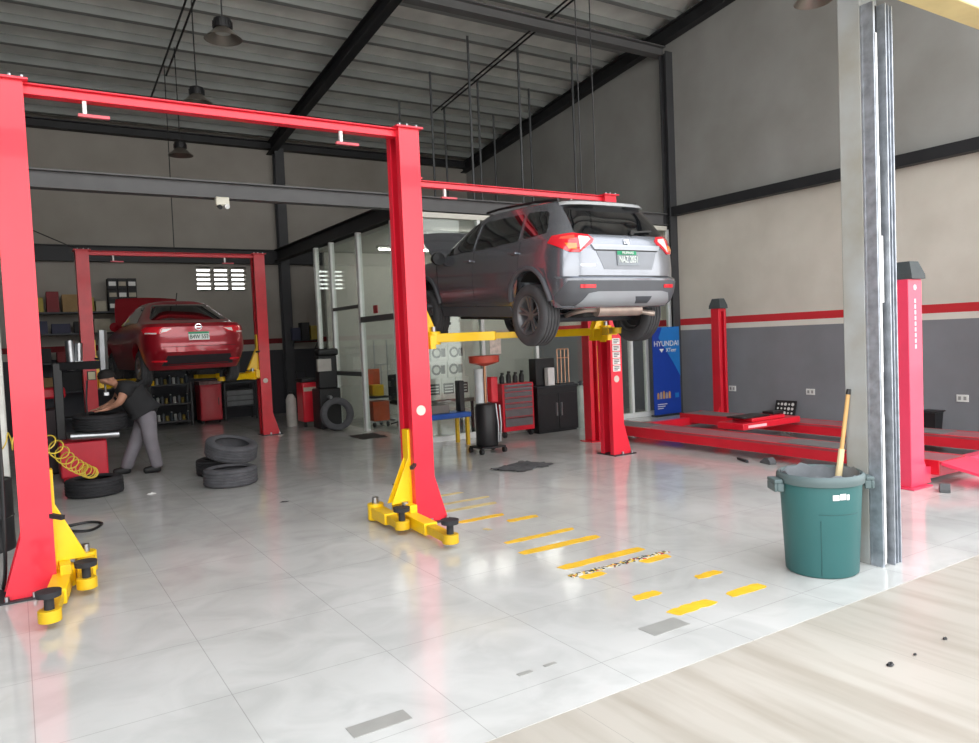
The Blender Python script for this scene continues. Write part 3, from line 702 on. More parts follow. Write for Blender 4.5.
# tailgate
P(Rr, [(-.66, .625), (.66, .625), (.66, .632), (-.66, .632)], 'tailgate_seam', BLK, suv, off=.003, cut=.03, thick=.006)
P(Rr, [(-.44, .90), (-.34, .70), (.36, .70), (.44, .90)], 'plate_recess', mat('recess_grey', (122, 126, 133), .35, .4, var=.03, coat=.4), suv, off=.004, cut=.04, thick=.008)
P(Rr, [(-.46, .905), (.46, .905), (.46, .918), (-.46, .918)], 'handle_shadow_strip', BLK, suv, off=.010, cut=.04)
P(Rr, [(-.47, .918), (.47, .918), (.50, .975), (-.50, .975)], 'garnish', mat('silver_garnish', (160, 164, 170), .3, .6, var=.03, coat=.5), suv, off=.018, cut=.04, thick=.03)
lp = P(Rr, [(-.16, .745), (.16, .745), (.16, .90), (-.16, .90)], 'license_plate', mat('grey_plate_paint', (132, 138, 144), .4), suv, off=.016, cut=.05)
P(Rr, [(-.16, .862), (.12, .862), (.12, .905), (-.16, .905)], 'green_band', PLATEG, lp, off=.019, cut=.05, thick=.004)
text('lettering', 'NAZ 2051', .105, PLATEW, lp, (0, -2.047, .808), (PI/2, 0, 0), .004, sx=.62)
text('lettering', 'PILIPINAS', .04, PLATEW, lp, (-.02, -2.052, .883), (PI/2, 0, 0), .003)
P(Rr, [(-.035, .985), (.035, .985), (.035, 1.035), (-.035, 1.035)], 'emblem', CHROME, suv, off=.016, cut=.05, rnd=.012)
text('model_lettering', 'S', .07, CHROME, suv, (0, -2.02, 1.01), (PI/2-.1, 0, 0), .004)
P(Rr, [(-.64, .735), (-.46, .735), (-.46, .755), (-.64, .755)], 'model_badge', CHROME, suv, off=.006, cut=.04, thick=.008)
# bumper bands
wr = lambda t, z, o: bd.wrap(1 if t >= 0 else -1, abs(t), z, o)
P(wr, [(-74, .36), (-60, .30), (60, .30), (74, .36), (72, .42), (52, .575), (-52, .575), (-72, .42)], 'bumper_band', CLAD, suv, off=.010, cut=(2.5, .03), thick=.02)
P(Rr, [(-.68, .285), (.68, .285), (.58, .435), (.46, .455), (-.46, .455), (-.58, .435)], 'skid_plate', mat('silver_plastic', (158, 162, 167), .4, .3, var=.04), suv, off=.020, cut=.04, thick=.03)
P(Rr, [(.10, .315), (.28, .315), (.31, .395), (.07, .395)], 'tow_cover', mat('dark_cover', (70, 74, 80), .5), suv, off=.027, cut=.05, thick=.01)
P(Rr, [(-.59, 1.445), (.59, 1.445), (.575, 1.486), (-.575, 1.486)], 'roof_spoiler', mat('bright_reflection_silver', (224, 227, 230), .3, .4, var=.02, coat=.7), suv, off=.07, cut=.04, thick=.08)  # spoiler paler than the body: bright reflection put into its colour
MB().bar((.12, -1.955, 1.125), (.43, -1.93, 1.15), .018, .02).cyl((.12, -1.97, 1.12), (.12, -1.90, 1.13), .03, n=12).build('rear_wiper', BLK, suv)
# exhaust, axle, floor pan
MB().cyl((-.28, -1.80, .245), (.36, -1.80, .245), .075, n=20).tube(cat_rom([(-.28, -1.80, .25), (-.4, -1.78, .25), (-.46, -1.6, .22), (-.3, -1.2, .18), (-.1, -.6, .2), (0, .6, .2)], 6), .03, 8).cyl((.36, -1.82, .22), (.48, -1.95, .19), .03, n=12).build('exhaust_muffler', mat('hot_steel', (176, 160, 150), .4, .7, var=.2), suv)
MB().cyl((-.70, -1.29, .15), (.70, -1.29, .15), .045, n=14).bar((-.5, -1.29, .16), (-.5, -.7, .22), .07).bar((.5, -1.29, .16), (.5, -.7, .22), .07).build('rear_axle', DSTEEL, suv)
MB().box(-.60, .60, -1.0, .9, .13, .175).box(-.42, .42, -1.75, -1.5, .17, .25).build('floor_pan', UNDER, suv, bevel=.02)
# windscreen and raised hood
fr = lambda x, z, o: (lambda w, e, t: Vector((x, interp(bd.yf_, z)-e+e*(max(0, 1-t**bd.nf))**(1/bd.nf)+o, z)))(bd.hw(z), bd.dF(z), min(1, abs(x)/bd.hw(z)))
P(fr, [(-.66, 1.05), (.66, 1.05), (.54, 1.44), (-.54, 1.44)], 'windscreen', GLASS, suv, rnd=.05)
hd = MB(); A = T(0, 1.40, 1.0) @ RX(math.radians(36))
nu, nv = 12, 8; vs = []
for k in (0, 1):
    for j in range(nv+1):
        for i in range(nu+1):
            u = -1+2*i/nu; v = j/nv; w_ = .70-.10*v**2
            vs.append((u*w_, v*.86, .02-.05*u*u-.05*v*v-(.02 if k else 0)))
n = (nu+1)*(nv+1); fs = []
for j in range(nv):
    for i in range(nu):
        a = j*(nu+1)+i; q = (a, a+1, a+nu+2, a+nu+1); fs += [q, tuple(n+t for t in reversed(q))]
bo = [i for i in range(nu+1)]+[j*(nu+1)+nu for j in range(1, nv+1)]+[nv*(nu+1)+i for i in range(nu-1, -1, -1)]+[j*(nu+1) for j in range(nv-1, 0, -1)]
fs += [(bo[i], bo[(i+1) % len(bo)], n+bo[(i+1) % len(bo)], n+bo[i]) for i in range(len(bo))]
hd.add(vs, fs, A); hd.build('hood', SILVER, suv)

# ---- red sedan on the back lift
sed = thing('car', 'dark red sedan raised on the lift by the back wall', 'car', (2.37, 14.55, 1.16), math.radians(3.5)); sed.scale = (.92, .93, .93)
MAROON = mat('red_pearl_paint', (150, 18, 34), .28, .3, var=.04, coat=.9)
sb = Body([(.20, .78), (.35, .82), (.55, .86), (.75, .868), (.92, .84), (.98, .81), (1.1, .74), (1.3, .60), (1.38, .53)],
          [(.20, -2.0), (.30, -2.10), (.5, -2.22), (.62, -2.22), (.75, -2.17), (.92, -2.15), (.985, -2.10), (1.01, -1.86), (1.05, -1.72), (1.38, -1.02)],
          [(.20, 1.95), (.4, 2.15), (.65, 2.2), (.75, 2.12), (.85, 1.85), (.95, 1.25), (1.0, 1.05), (1.38, .30)],
          4.0, .7, 3.0, .9, .20, 1.38, .90, (-1.36, 1.26), .38, .315)
sb.mesh([.20, .26, .32, .4, .5, .58, .66, .75, .85, .92, .96, .985, 1.01, 1.05, 1.12, 1.2, 1.3, 1.38]).build('body', [MAROON, UNDER], sed, smooth=30)
P = sb.patch; Rs = sb.rear
P(Rs, [(-.66, 1.055), (.66, 1.055), (.48, 1.36), (-.48, 1.36)], 'rear_window', GLASS, sed, rnd=.06)
for sg in (-1, 1):
    f = lambda y, z, o, sg=sg: sb.side(sg, y, z, o)
    P(f, [(-1.25, 1.03), (-.02, 1.0), (-.02, 1.33), (-.85, 1.33)], 'side_window', GLASS, sed, rnd=.05, cut=.1)
    P(f, [(.05, 1.0), (.85, .99), (.35, 1.32), (.05, 1.33)], 'side_window', GLASS, sed, rnd=.05, cut=.1)
    P(f, [(-.03, .3), (-.024, .3), (-.024, .98), (-.03, .98)], 'door_seam', BLK, sed, off=.002, cut=.1, thick=.004)
    for c in sb.arches:
        wheel(sed, sg*.745, c, .315-.09, sg, mat('grey_alloy', (130, 130, 134), .35, .7), r=.31, wd=.2, rr=.2)
        half_ring(.395, .375, sg*.71, c, .315, sg, .24).build('wheel_liner', UNDER, sed)
    wf = lambda t, z, o, sg=sg: sb.wrap(sg, t, z, o)
    tl = P(wf, [(13, .895), (20, .83), (40, .80), (66, .81), (76, .89), (60, .93), (30, .93)], 'tail_lamp', LAMP, sed, off=.012, cut=(4, .03), thick=.03)
    P(wf, [(14.5, .892), (21, .845), (28, .83), (26, .89)], 'clear_lens', CLEAR, tl, off=.018, cut=(3, .03), thick=.012)
    P(wf, [(36, .805), (62, .815), (62, .835), (36, .83)], 'clear_lens', CLEAR, tl, off=.018, cut=(4, .03), thick=.012)
    P(Rs, [(sg*.52, .335), (sg*.74, .335), (sg*.74, .365), (sg*.52, .365)][::sg], 'reflector', LAMP, sed, off=.015, cut=.04)
    p = sb.side(sg, .78, 1.0); MB().lathe([(0, .08), (.07, .06), (.09, 0), (0, -.05)], T(p.x+sg*.12, .78, 1.03) @ RX(-PI/2), 18).build('wing_mirror', MAROON, sed)
P(Rs, [(-.62, .585), (.62, .585), (.62, .592), (-.62, .592)], 'trunk_seam', BLK, sed, off=.003, cut=.03, thick=.006)
P(Rs, [(-.60, .27), (.60, .27), (.52, .44), (-.52, .44)], 'bumper_insert', mat('dark_bumper', (38, 32, 36), .5), sed, off=.010, cut=.04, thick=.02)
P(Rs, [(-.50, .285), (.50, .285), (.50, .297), (-.50, .297)], 'bumper_strip', MAROON, sed, off=.018, cut=.04, thick=.02)
lp = P(Rs, [(-.17, .69), (.17, .69), (.17, .83), (-.17, .83)], 'license_plate', PLATEW, sed, off=.012, cut=.05)
P(Rs, [(-.17, .795), (.17, .795), (.17, .83), (-.17, .83)], 'green_band', PLATEG, lp, off=.015, cut=.05, thick=.004)
text('lettering', 'B4W 552', .10, mat('plate_ink', (40, 90, 70), .5), lp, (0, -2.198, .742), (PI/2, 0, 0), .003, sx=.8)
MB().lathe([(.045, 0), (.058, .004), (.058, .012), (.045, .014)], T(0, -2.165, .91) @ RX(PI/2), 28, close=True).box(-.06, .06, -2.178, -2.168, .902, .918).build('emblem', CHROME, sed)
MB().tube([(0, -.75, 1.43), (0, -.86, 1.58)], .008, 6).build('antenna', BLK, sed)
MB().cyl((-.72, -1.36, .20), (.72, -1.36, .20), .045, n=14).box(-.55, .55, -1.0, .9, .17, .205).box(-.3, .3, -1.95, -1.6, .2, .3).build('rear_axle', UNDER, sed)
P(lambda x, z, o: (lambda w, e, t: Vector((x, interp(sb.yf_, z)-e+e*(max(0, 1-t**sb.nf))**(1/sb.nf)+o, z)))(sb.hw(z), sb.dF(z), min(1, abs(x)/sb.hw(z))), [(-.64, 1.03), (.64, 1.03), (.46, 1.35), (-.46, 1.35)], 'windscreen', GLASS, sed, rnd=.05)
hd = MB(); hd.add(vs, fs, T(0, 1.2, .98) @ RX(math.radians(55))); hd.build('hood', MAROON, sed)

# ------------------------------------------------------------------ things on the floor
def rbox(name, label, cat, c, s, m, rz=0, group=None, bevel=.01):
    """a small box-shaped thing with its own seam; c = base centre"""
    o = MB().box(-s[0]/2, s[0]/2, -s[1]/2, s[1]/2, 0, s[2]).build(name, m, bevel=bevel); o.location = c; o.rotation_euler = (0, 0, rz)
    return tag(o, label, cat, group)

# bin with a broom in it
tb = thing('trash_bin', 'large teal green plastic bin standing by the front column', 'bin', (4.485, 3.05, 0), math.radians(-34))
TEAL = mat('teal_plastic', (48, 100, 100), .5, var=.04, scale=2)
MB().lathe([(0, .0), (.215, 0), (.227, .012), (.254, .60), (.254, .625), (.246, .625), (.215, .03), (0, .03)], n=48).build('bin_body', TEAL, tb, smooth=50)
MB().lathe([(.254, .595), (.270, .60), (.274, .625), (.272, .65), (.258, .662), (.246, .655), (.244, .61)], n=48, close=True).build('rim', mat('grey_green_rim', (88, 104, 105), .5, var=.05), tb, smooth=60)
mb = MB()
for t in (0, PI):
    mb2 = MB().box(.27, .325, -.075, .075, .60, .625, RZ(t)).box(.305, .325, -.075, .075, .545, .60, RZ(t)).box(.262, .305, -.075, -.06, .545, .60, RZ(t)).box(.262, .305, .06, .075, .545, .60, RZ(t))
    mb2.build('handle', mat('grey_green_rim', (0, 0, 0)), tb, bevel=.006)
mb = MB()
mb.tube([((.2265+.0275*z/.6+.0005)*math.cos(-1.95), (.2265+.0275*z/.6+.0005)*math.sin(-1.95), z) for z in (.02, .2, .38)], .003, 6)
mb.build('mould_seam', mat('dark_teal', (38, 82, 82), .5), tb)
mb = MB(); mb.tube([(.2462*math.cos(a), .2462*math.sin(a), .42) for a in [-2.0+.1*i for i in range(12)]], .003, 6); mb.build('mould_step', mat('dark_teal', (0, 0, 0)), tb)
lb = MB()
for k, (a0, a1) in enumerate(((-1.66, -1.50), (-1.48, -1.32), (-1.30, -1.22))):
    n = 5; r = .2505; z0, z1 = (.515, .55) if k != 1 else (.518, .556)
    v = [(q*math.cos(a0+(a1-a0)*i/n), q*math.sin(a0+(a1-a0)*i/n), z) for q in (r, r+.004) for z in (z0, z1) for i in range(n+1)]
    m_ = n+1; f = []
    for i in range(n): f += [(2*m_+i, 2*m_+i+1, 3*m_+i+1, 3*m_+i), (m_+i, 3*m_+i, 3*m_+i+1, m_+i+1), (i, i+1, 2*m_+i+1, 2*m_+i)]
    lb.add(v, f)
lb.build('sticker', WHITE, tb)
bl = MB(); n = 40
zs = [.66+.012*math.sin(k*1.9)+.008*math.sin(k*.7) for k in range(n)]
v = [(.242*math.cos(2*PI*k/n), .242*math.sin(2*PI*k/n), zs[k]) for k in range(n)]+[(.235*math.cos(2*PI*k/n), .235*math.sin(2*PI*k/n), .38) for k in range(n)]+[(.09*math.cos(2*PI*k/n), .09*math.sin(2*PI*k/n), .30+.02*math.sin(k*2.3)) for k in range(n)]
bl.add(v, [(j*n+k, j*n+(k+1) % n, (j+1)*n+(k+1) % n, (j+1)*n+k) for j in range(2) for k in range(n)]+[tuple(2*n+k for k in range(n))])
bl.build('bag_liner', mat('grey_bag', (120, 124, 128), .3, var=.2, scale=8), tb)
bm_ = thing('broom', 'wooden broom handle standing in the teal bin against the column', 'broom', (4.66, 3.07, .33))
A_ = Vector((0, 0, 0)); B_ = Vector((.122, -.045, .82))
MB().cyl(A_, B_, .014, n=12).build('handle', mat('pale_wood', (206, 164, 104), .6, var=.15, scale=5), bm_)
MB().cyl(B_, B_+(B_-A_)*.045, .016, .013, n=12).build('cap', BLK, bm_)
MB().cyl(A_.lerp(B_, .18), A_.lerp(B_, .55), .024, .02, n=10).build('sleeve', mat('cream_plastic', (226, 206, 160), .5), bm_)

# painted yellow marks, worn at their ends
YM = mat('floor_yellow', (238, 190, 44), .45, var=.12, scale=9); YF2 = mat('faded_floor_yellow', (216, 196, 132), .4, var=.12, scale=6)
marks = [(3.25, 3.94, 4.93, 5.0, 0), (3.18, 3.94, 4.60, 4.69, 0), (3.19, 3.96, 4.12, 4.21, 0), (3.17, 3.36, 3.87, 3.94, 0), (3.72, 3.98, 3.87, 3.945, 0), (3.16, 3.37, 3.36, 3.43, 0),
         (3.75, 3.97, 3.40, 3.47, 0), (3.16, 3.50, 3.04, 3.13, 0), (3.65, 3.96, 3.04, 3.12, 0), (3.30, 3.78, 5.76, 5.84, 0), (3.66, 3.98, 5.50, 5.58, 0), (3.35, 3.40, 5.40, 5.46, 1), (3.48, 4.1, 6.52, 6.58, 1), (3.40, 4.0, 6.22, 6.30, 1), (3.5, 4.0, 6.9, 6.96, 1)]
for i, (a, b, c, d, k) in enumerate(marks):
    a -= .035; b -= .035; c += .004; d += .024
    top = []; bot = []; n = 10
    for j in range(n+1):
        u = a+(b-a)*j/n; e = .012*random.uniform(-1, 1)
        top.append((u+e, d-abs(random.gauss(0, .006)) if 0 < j < n else d-.02)); bot.append((u-e, c+abs(random.gauss(0, .006)) if 0 < j < n else c+.015))
    struct('floor_marking' if i == 0 else 'floor_marking.%03d' % i, MB().prism(bot+top[::-1], .0015, T(0, 0, .0004)), YF2 if k else YM, smooth=0)
def speckle():
    m = bpy.data.materials.new('speckled_tape'); m.use_nodes = True; nt = m.node_tree; b = nt.nodes['Principled BSDF']
    tc = nt.nodes.new('ShaderNodeTexCoord'); vo = nt.nodes.new('ShaderNodeTexVoronoi'); vo.inputs['Scale'].default_value = 60
    rp = nt.nodes.new('ShaderNodeValToRGB'); rp.color_ramp.interpolation = 'CONSTANT'
    for i, (p, c) in enumerate(((0, (40, 40, 36)), (.3, (214, 212, 200)), (.62, (228, 190, 60)), (.8, (70, 80, 60)), (.93, (190, 60, 60)))):
        e = rp.color_ramp.elements[i] if i < 2 else rp.color_ramp.elements.new(p)
        e.position = p; e.color = (*lin(c), 1)
    nt.links.new(tc.outputs['Object'], vo.inputs['Vector']); sx = nt.nodes.new('ShaderNodeSeparateColor')
    nt.links.new(vo.outputs['Color'], sx.inputs[0]); nt.links.new(sx.outputs[0], rp.inputs[0]); nt.links.new(rp.outputs[0], b.inputs['Base Color']); b.inputs['Roughness'].default_value = .6
    return m
mb = MB(); top = []; bot = []
for j in range(31):
    u = 3.09+.91*j/30; top.append((u, 4.015+random.uniform(-.012, .012))); bot.append((u, 3.965+random.uniform(-.014, .014)))
tag(mb.prism(bot+top[::-1], .004, T(0, 0, .002)).build('floor_tape', speckle(), smooth=0), 'frayed black and white speckled strip beside a yellow floor line', 'tape')
SP = mat('floor_steel', (158, 158, 153), .55, .2, var=.08)
for (x0, x1, y0, y1, l) in ((2.82, 3.09, 2.92, 3.05, 'grey rectangular patch in the floor near the yellow dashes'), (1.10, 1.37, 2.92, 3.02, 'grey rectangular patch in the floor at the bottom edge of the photo'),
                            (1.97, 2.05, 2.97, 3.0, 'small grey anchor hole cover, left of a close pair'), (2.13, 2.20, 2.975, 3.0, 'small grey anchor hole cover, right of a close pair')):
    tag(MB().box(x0, x1, y0, y1, .0004, .003).build('floor_cover', SP, bevel=.001), l, 'floor cover', 'grey floor covers')
def drape(name, pts, m, label, cat, h=.02):
    n = 14; mb = MB(); (ax, ay), (bx, by), (cx_, cy_), (dx, dy) = pts; v = []
    for j in range(n+1):
        for i in range(n+1):
            u, w = i/n, j/n; x = (ax*(1-u)+bx*u)*(1-w)+(dx*(1-u)+cx_*u)*w; y = (ay*(1-u)+by*u)*(1-w)+(dy*(1-u)+cy_*u)*w
            e = .03 if i in (0, n) or j in (0, n) else 0
            v.append((x+random.uniform(-e, e), y+random.uniform(-e, e), .006+h*abs(math.sin(i*1.3+j*.4))*random.uniform(.3, 1)))
    k = len(v); v += [(x, y, max(.001, z-.006)) for x, y, z in v]; f = []
    for j in range(n):
        for i in range(n):
            a = j*(n+1)+i; q = (a, a+1, a+n+2, a+n+1); f += [q, tuple(k+t for t in reversed(q))]
    return tag(mb.add(v, f).build(name, m), label, cat)
drape('rubber_mat', [(4.90, 7.86), (5.10, 7.45), (5.72, 7.60), (5.52, 8.05)], mat('worn_rubber', (88, 88, 90), .8, var=.25, scale=9), 'crumpled dark rubber sheet on the floor in front of the drain cart', 'mat')
drape('floor_mat', [(4.92, 11.95), (5.40, 11.95), (5.40, 12.65), (4.92, 12.65)], mat('dark_mat', (52, 48, 46), .9, var=.2), 'dark doormat at the side door of the glass office', 'mat', .004)
for (x, y, s_, m_, l, c) in ((3.44, 1.99, .03, BLK, 'dark scrap on the beige apron nearest the camera', 'scrap'), (3.94, 1.99, .02, BLK, 'dark scrap on the beige apron farther right', 'scrap'), (3.64, 1.98, .014, BLK, 'smallest scrap on the beige apron', 'scrap'),
                             (1.25, 9.42, .06, WHITE, 'white crumpled wrapper on the floor before the mechanic', 'wrapper'), (2.32, 7.85, .05, BLK, 'small dark scrap on the tiles in front of the loose tyres', 'scrap')):
    mb = MB(); n = 9; v = [(s_*(.6+.5*random.random())*math.cos(2*PI*k/n), s_*.6*(.6+.5*random.random())*math.sin(2*PI*k/n), .002) for k in range(n)]
    v = v+[(a*.6, b*.6, .002+s_*.25*random.random()+.004) for a, b, _ in v]
    mb.add(v, [tuple(range(n-1, -1, -1)), tuple(range(n, 2*n))]+[(i, (i+1) % n, n+(i+1) % n, n+i) for i in range(n)])
    o = mb.build('scrap', m_, smooth=0); o.location = (x, y, 0); tag(o, l, c)

# loose tyres
def tyre(label, loc, tilt=(0, 0), r=.315, w=.21, m=RUBD, grp='loose tyres'):
    h = w/2; rr = r*.64
    p = [(rr, -h*.8), (rr+.02, -h), (r-.05, -h*1.02), (r-.012, -h*.88), (r, -h*.7)]
    for i in range(4):
        a = -h*.7+i*h*.35+h*.1; p += [(r, a), (r-.01, a+.004), (r-.01, a+.014), (r, a+.018)]
    p += [(r, h*.7), (r-.012, h*.88), (r-.05, h*1.02), (rr+.02, h), (rr, h*.8), (rr+.012, h*.7), (r-.03, h*.5), (r-.025, 0), (r-.03, -h*.5), (rr+.012, -h*.7)]
    o = MB().lathe(p, n=48, close=True).build('loose_tyre', m, smooth=45); o.location = loc; o.rotation_euler = (tilt[0], tilt[1], 0)
    return tag(o, label, 'tyre', grp)
tyre('dusty loose tyre lying flat on the floor, front of the group', (2.13, 9.36, .108))
tyre('loose tyre lying flat under a tilted tyre', (2.24, 10.28, .108), r=.325, m=RUB)
tyre('dusty loose tyre tilted on top of another tyre', (2.30, 9.98, .35), (.22, .12), r=.325)
tyre('black loose tyre lying flat before the red tyre changer', (.71, 9.92, .105), r=.31, w=.20, m=RUB)
ty = tyre('dusty tyre standing upright against the glass office side', (5.12, 13.62, .315), (0, 0), r=.31, w=.2); ty.rotation_euler = (math.radians(82), 0, math.radians(-10))

# hoses
HY = mat('yellow_hose', (206, 178, 60), .4, var=.05)
pth = cat_rom([(-.35, 6.9, 1.06), (-.10, 6.9, 1.0), (.18, 7.0, .95), (.40, 8.2, .62), (.60, 9.2, .38), (.68, 9.75, .285)], 60); hp = []
for i, p in enumerate(pth):
    d = (pth[min(i+1, len(pth)-1)]-pth[max(0, i-1)]).normalized(); x = d.cross(Vector((0, 0, 1))).normalized(); y = x.cross(d); t = i*2*PI/15
    hp.append(p+(x*math.cos(t)+y*math.sin(t))*.066)
tag(MB().tube(hp, .0058, 5).build('coiled_air_hose', HY), 'yellow coiled air hose stretched from the near left post to a tyre', 'hose')
tag(MB().tube(cat_rom([(.10, 7.4, .014), (.2, 7.9, .014), (.27, 8.15, .014), (.5, 8.25, .014), (.62, 8.10, .014), (.5, 7.86, .014), (.33, 7.9, .03), (.25, 8.2, .014), (.2, 8.6, .014), (.05, 8.9, .014)], 10), .013, 7).build('floor_hose', BLK), 'black hose looped on the floor behind the near left post', 'hose')

# behind the near left post
dr = thing('oil_drum', 'black oil drum half hidden at the left edge of the photo', 'drum', (-.30, 7.72, 0))
MB().lathe([(0, 0), (.22, 0), (.225, .02), (.22, .05), (.22, .27), (.228, .285), (.22, .30), (.22, .58), (.228, .60), (.215, .605), (.21, .59), (0, .59)], n=36).build('drum_body', BLK, dr)
MB().cyl((.1, 0, .59), (.1, 0, .62), .03, n=14).build('bung', DSTEEL, dr)
bt = thing('oil_bottle', 'yellow capped oil bottle standing on the black drum', 'bottle', (-.18, 7.70, .606))
MB().lathe([(0, 0), (.045, 0), (.048, .01), (.048, .13), (.02, .17), (.02, .19), (0, .19)], n=20).build('bottle_body', mat('grey_bottle', (150, 148, 136), .4), bt); MB().cyl((0, 0, .19), (0, 0, .22), .022, n=14).build('cap', YELD, bt)
lk = thing('locker', 'tall white locker at the left edge behind the near left post', 'locker', (-.45, 8.4, 0))
MB().box(-.36, .355, -.2, .2, 0, 2.16).build('locker_body', mat('locker_white', (206, 206, 200), .5), lk, bevel=.008)
d_ = MB().box(-.35, .345, -.215, -.201, .08, 2.13).build('door', mat('locker_white', (0, 0, 0)), lk, bevel=.004); MB().box(.25, .27, -.235, -.216, 1.0, 1.16).build('handle', STEEL, d_)

# tyre changer and its tyre
tc_ = thing('tyre_changer', 'red tyre changing machine behind the near left post', 'tyre changer', (.75, 11.3, 0))
MB().box(-.33, .22, -.25, .3, .06, .52).box(-.30, .19, -.22, .27, .0, .06).build('cabinet', mat('machine_red', (200, 32, 52), .4, var=.06), tc_, bevel=.02)
MB().lathe([(0, .52), (.09, .52), (.09, .60), (.26, .61), (.26, .64), (0, .64)], T(.12, -.08, 0), 30).build('turntable', DSTEEL, tc_)
MB().cyl((-.2, -.30, .60), (.36, -.30, .58), .05, n=16).cyl((-.15, -.30, .6), (-.15, -.05, .6), .03, n=10).build('clamp_cylinder', STEEL, tc_)
MB().box(-.33, -.22, .19, .31, .52, 1.54).build('column', BLK, tc_, bevel=.01)
MB().bar((-.27, .25, 1.50), (.26, .0, 1.50), .09, .11).build('swing_arm', BLK, tc_, bevel=.01)
MB().cyl((.26, 0, 1.36), (.27, 0, 1.96), .056, n=6).build('hexagon_shaft', STEEL, tc_)
MB().cyl((.265, 0, 1.12), (.26, 0, 1.36), .014, n=10).box(.235, .30, -.06, .03, 1.08, 1.13).build('mount_head', STEEL, tc_, bevel=.006)
MB().cyl((-.10, .28, 1.44), (-.11, .28, 1.84), .055, n=16).build('air_cylinder', STEEL, tc_)
MB().cyl((-.01, .28, 1.56), (.0, .28, 1.80), .048, n=16).box(-.06, .04, .25, .31, 1.5, 1.56).build('pressure_tank', STEEL, tc_)
gb = MB().box(.06, .16, -.02, .06, 1.30, 1.42).build('gauge_box', BLK, tc_, bevel=.006); MB().box(.068, .152, -.024, -.02, 1.31, 1.41).build('gauge_face', mat('dim_gauge', (150, 142, 110), .4), gb)
MB().tube(cat_rom([(.05, -.02, 1.3), (.02, -.1, 1.0), (.03, -.12, .7), (0, -.1, .54)], 6), .012, 6).build('machine_hose', BLK, tc_)
tyre('black tyre clamped on the tyre changer under the hands of the mechanic', (.92, 11.2, .752), (.04, .02), r=.33, w=.21, m=RUB, grp=None)
wb = thing('wheel_balancer', 'dark wheel balancer with a red hood, seen between the two left posts', 'wheel balancer', (.30, 12.3, 0))
MB().box(-.25, .25, -.25, .25, 0, .9).build('cabinet', mat('dark_machine', (52, 40, 44), .5), wb, bevel=.02); MB().box(-.3, .28, -.28, .2, 1.05, 1.2).build('hood', RED2, wb, bevel=.03); MB().box(-.06, .06, .1, .2, .9, 1.06).build('hood_arm', BLK, wb)

# ------------------------------------------------------------------ the mechanic
def skin(name, pts, edges, m, parent=None, sub=2):
    me = bpy.data.meshes.new(name); me.from_pydata([p[:3] for p in pts], edges, []); me.materials.append(m)
    o = bpy.data.objects.new(name, me); COL.objects.link(o)
    if parent: o.parent = parent
    md = o.modifiers.new('skin', 'SKIN'); md.use_smooth_shade = True
    sv = me.skin_vertices[0].data
    for i, p in enumerate(pts):
        r = p[3]; sv[i].radius = r if isinstance(r, tuple) else (r, r)
    sv[0].use_root = True
    sd = o.modifiers.new('sub', 'SUBSURF'); sd.levels = sub; sd.render_levels = sub
    return o
SKIN = mat('tan_skin', (178, 128, 104), .55, var=.05); TEE = mat('black_cotton', (36, 36, 38), .85, var=.15); GREY = mat('grey_trouser_cloth', (122, 118, 124), .85, var=.1)
pts = [(.08, 0, .82, .11), (.03, 0, .96, .11), (-.09, 0, 1.10, .125), (-.20, 0, 1.19, .10), (-.27, 0, 1.235, .054), (-.315, 0, 1.26, .056), (-.36, 0, 1.29, (.08, .09)), (-.39, 0, 1.35, (.082, .096)), (-.40, 0, 1.40, .06),
       (-.452, 0, 1.265, .013)]
ed = [(0, 1), (1, 2), (2, 3), (3, 4), (4, 5), (5, 6), (6, 7), (7, 8), (6, 9)]
for sg in (-1, 1):
    b = len(pts)
    hx = -.47 if sg < 0 else -.50
    pts += [(-.18, sg*.18, 1.17, .072), (-.26, sg*.25, 1.0, .052), (hx+.10, sg*.16, .935, .033), (hx+.03, sg*.145, .91, (.034, .022))]
    ed += [(3, b), (b, b+1), (b+1, b+2), (b+2, b+3)]
    for k in range(4):      # four unequal fingers curling over the tyre
        ln = (.062, .072, .068, .052)[k]; oy = sg*(.145-.03+.02*k)
        q = len(pts); pts += [(hx-.02, oy, .902, .0105), (hx-.02-ln*.55, oy, .900, .0095), (hx-.02-ln, oy, .887, .008)]; ed += [(b+3, q), (q, q+1), (q+1, q+2)]
    q = len(pts); pts += [(hx+.02, sg*.095, .91, .0115), (hx-.025, sg*.075, .90, .0095)]; ed += [(b+3, q), (q, q+1)]
    h = len(pts); kx, ax = (.10, .16) if sg < 0 else (-.06, -.19)
    pts += [(.07, sg*.085, .76, .085), (kx, sg*.10, .43, .055), (ax, sg*.10, .09, .038), (ax-.10, sg*.10, .04, .032)]
    ed += [(0, h), (h, h+1), (h+1, h+2), (h+2, h+3)]
    e_ = len(pts); pts.append((-.345, sg*.098, 1.315, .015)); ed.append((6, e_))
pr_ = skin('person', pts, ed, SKIN); pr_.location = (1.40, 11.16, 0)
tag(pr_, 'person in black t-shirt and grey trousers leaning over the tyre changer', 'person')
skin('tee_shirt', [(-.02, 0, 1.0, (.19, .20)), (.05, 0, .86, (.18, .195)), (.07, 0, .74, (.17, .185)), (-.10, 0, 1.11, (.19, .20)), (-.19, 0, 1.185, (.145, .15)), (-.255, 0, 1.225, .08)]+[p for sg in (-1, 1) for p in ((-.17, sg*.185, 1.165, .105), (-.215, sg*.235, 1.075, .092))],
     [(0, 1), (1, 2), (0, 3), (3, 4), (4, 5), (4, 6), (6, 7), (4, 8), (8, 9)], TEE, pr_)
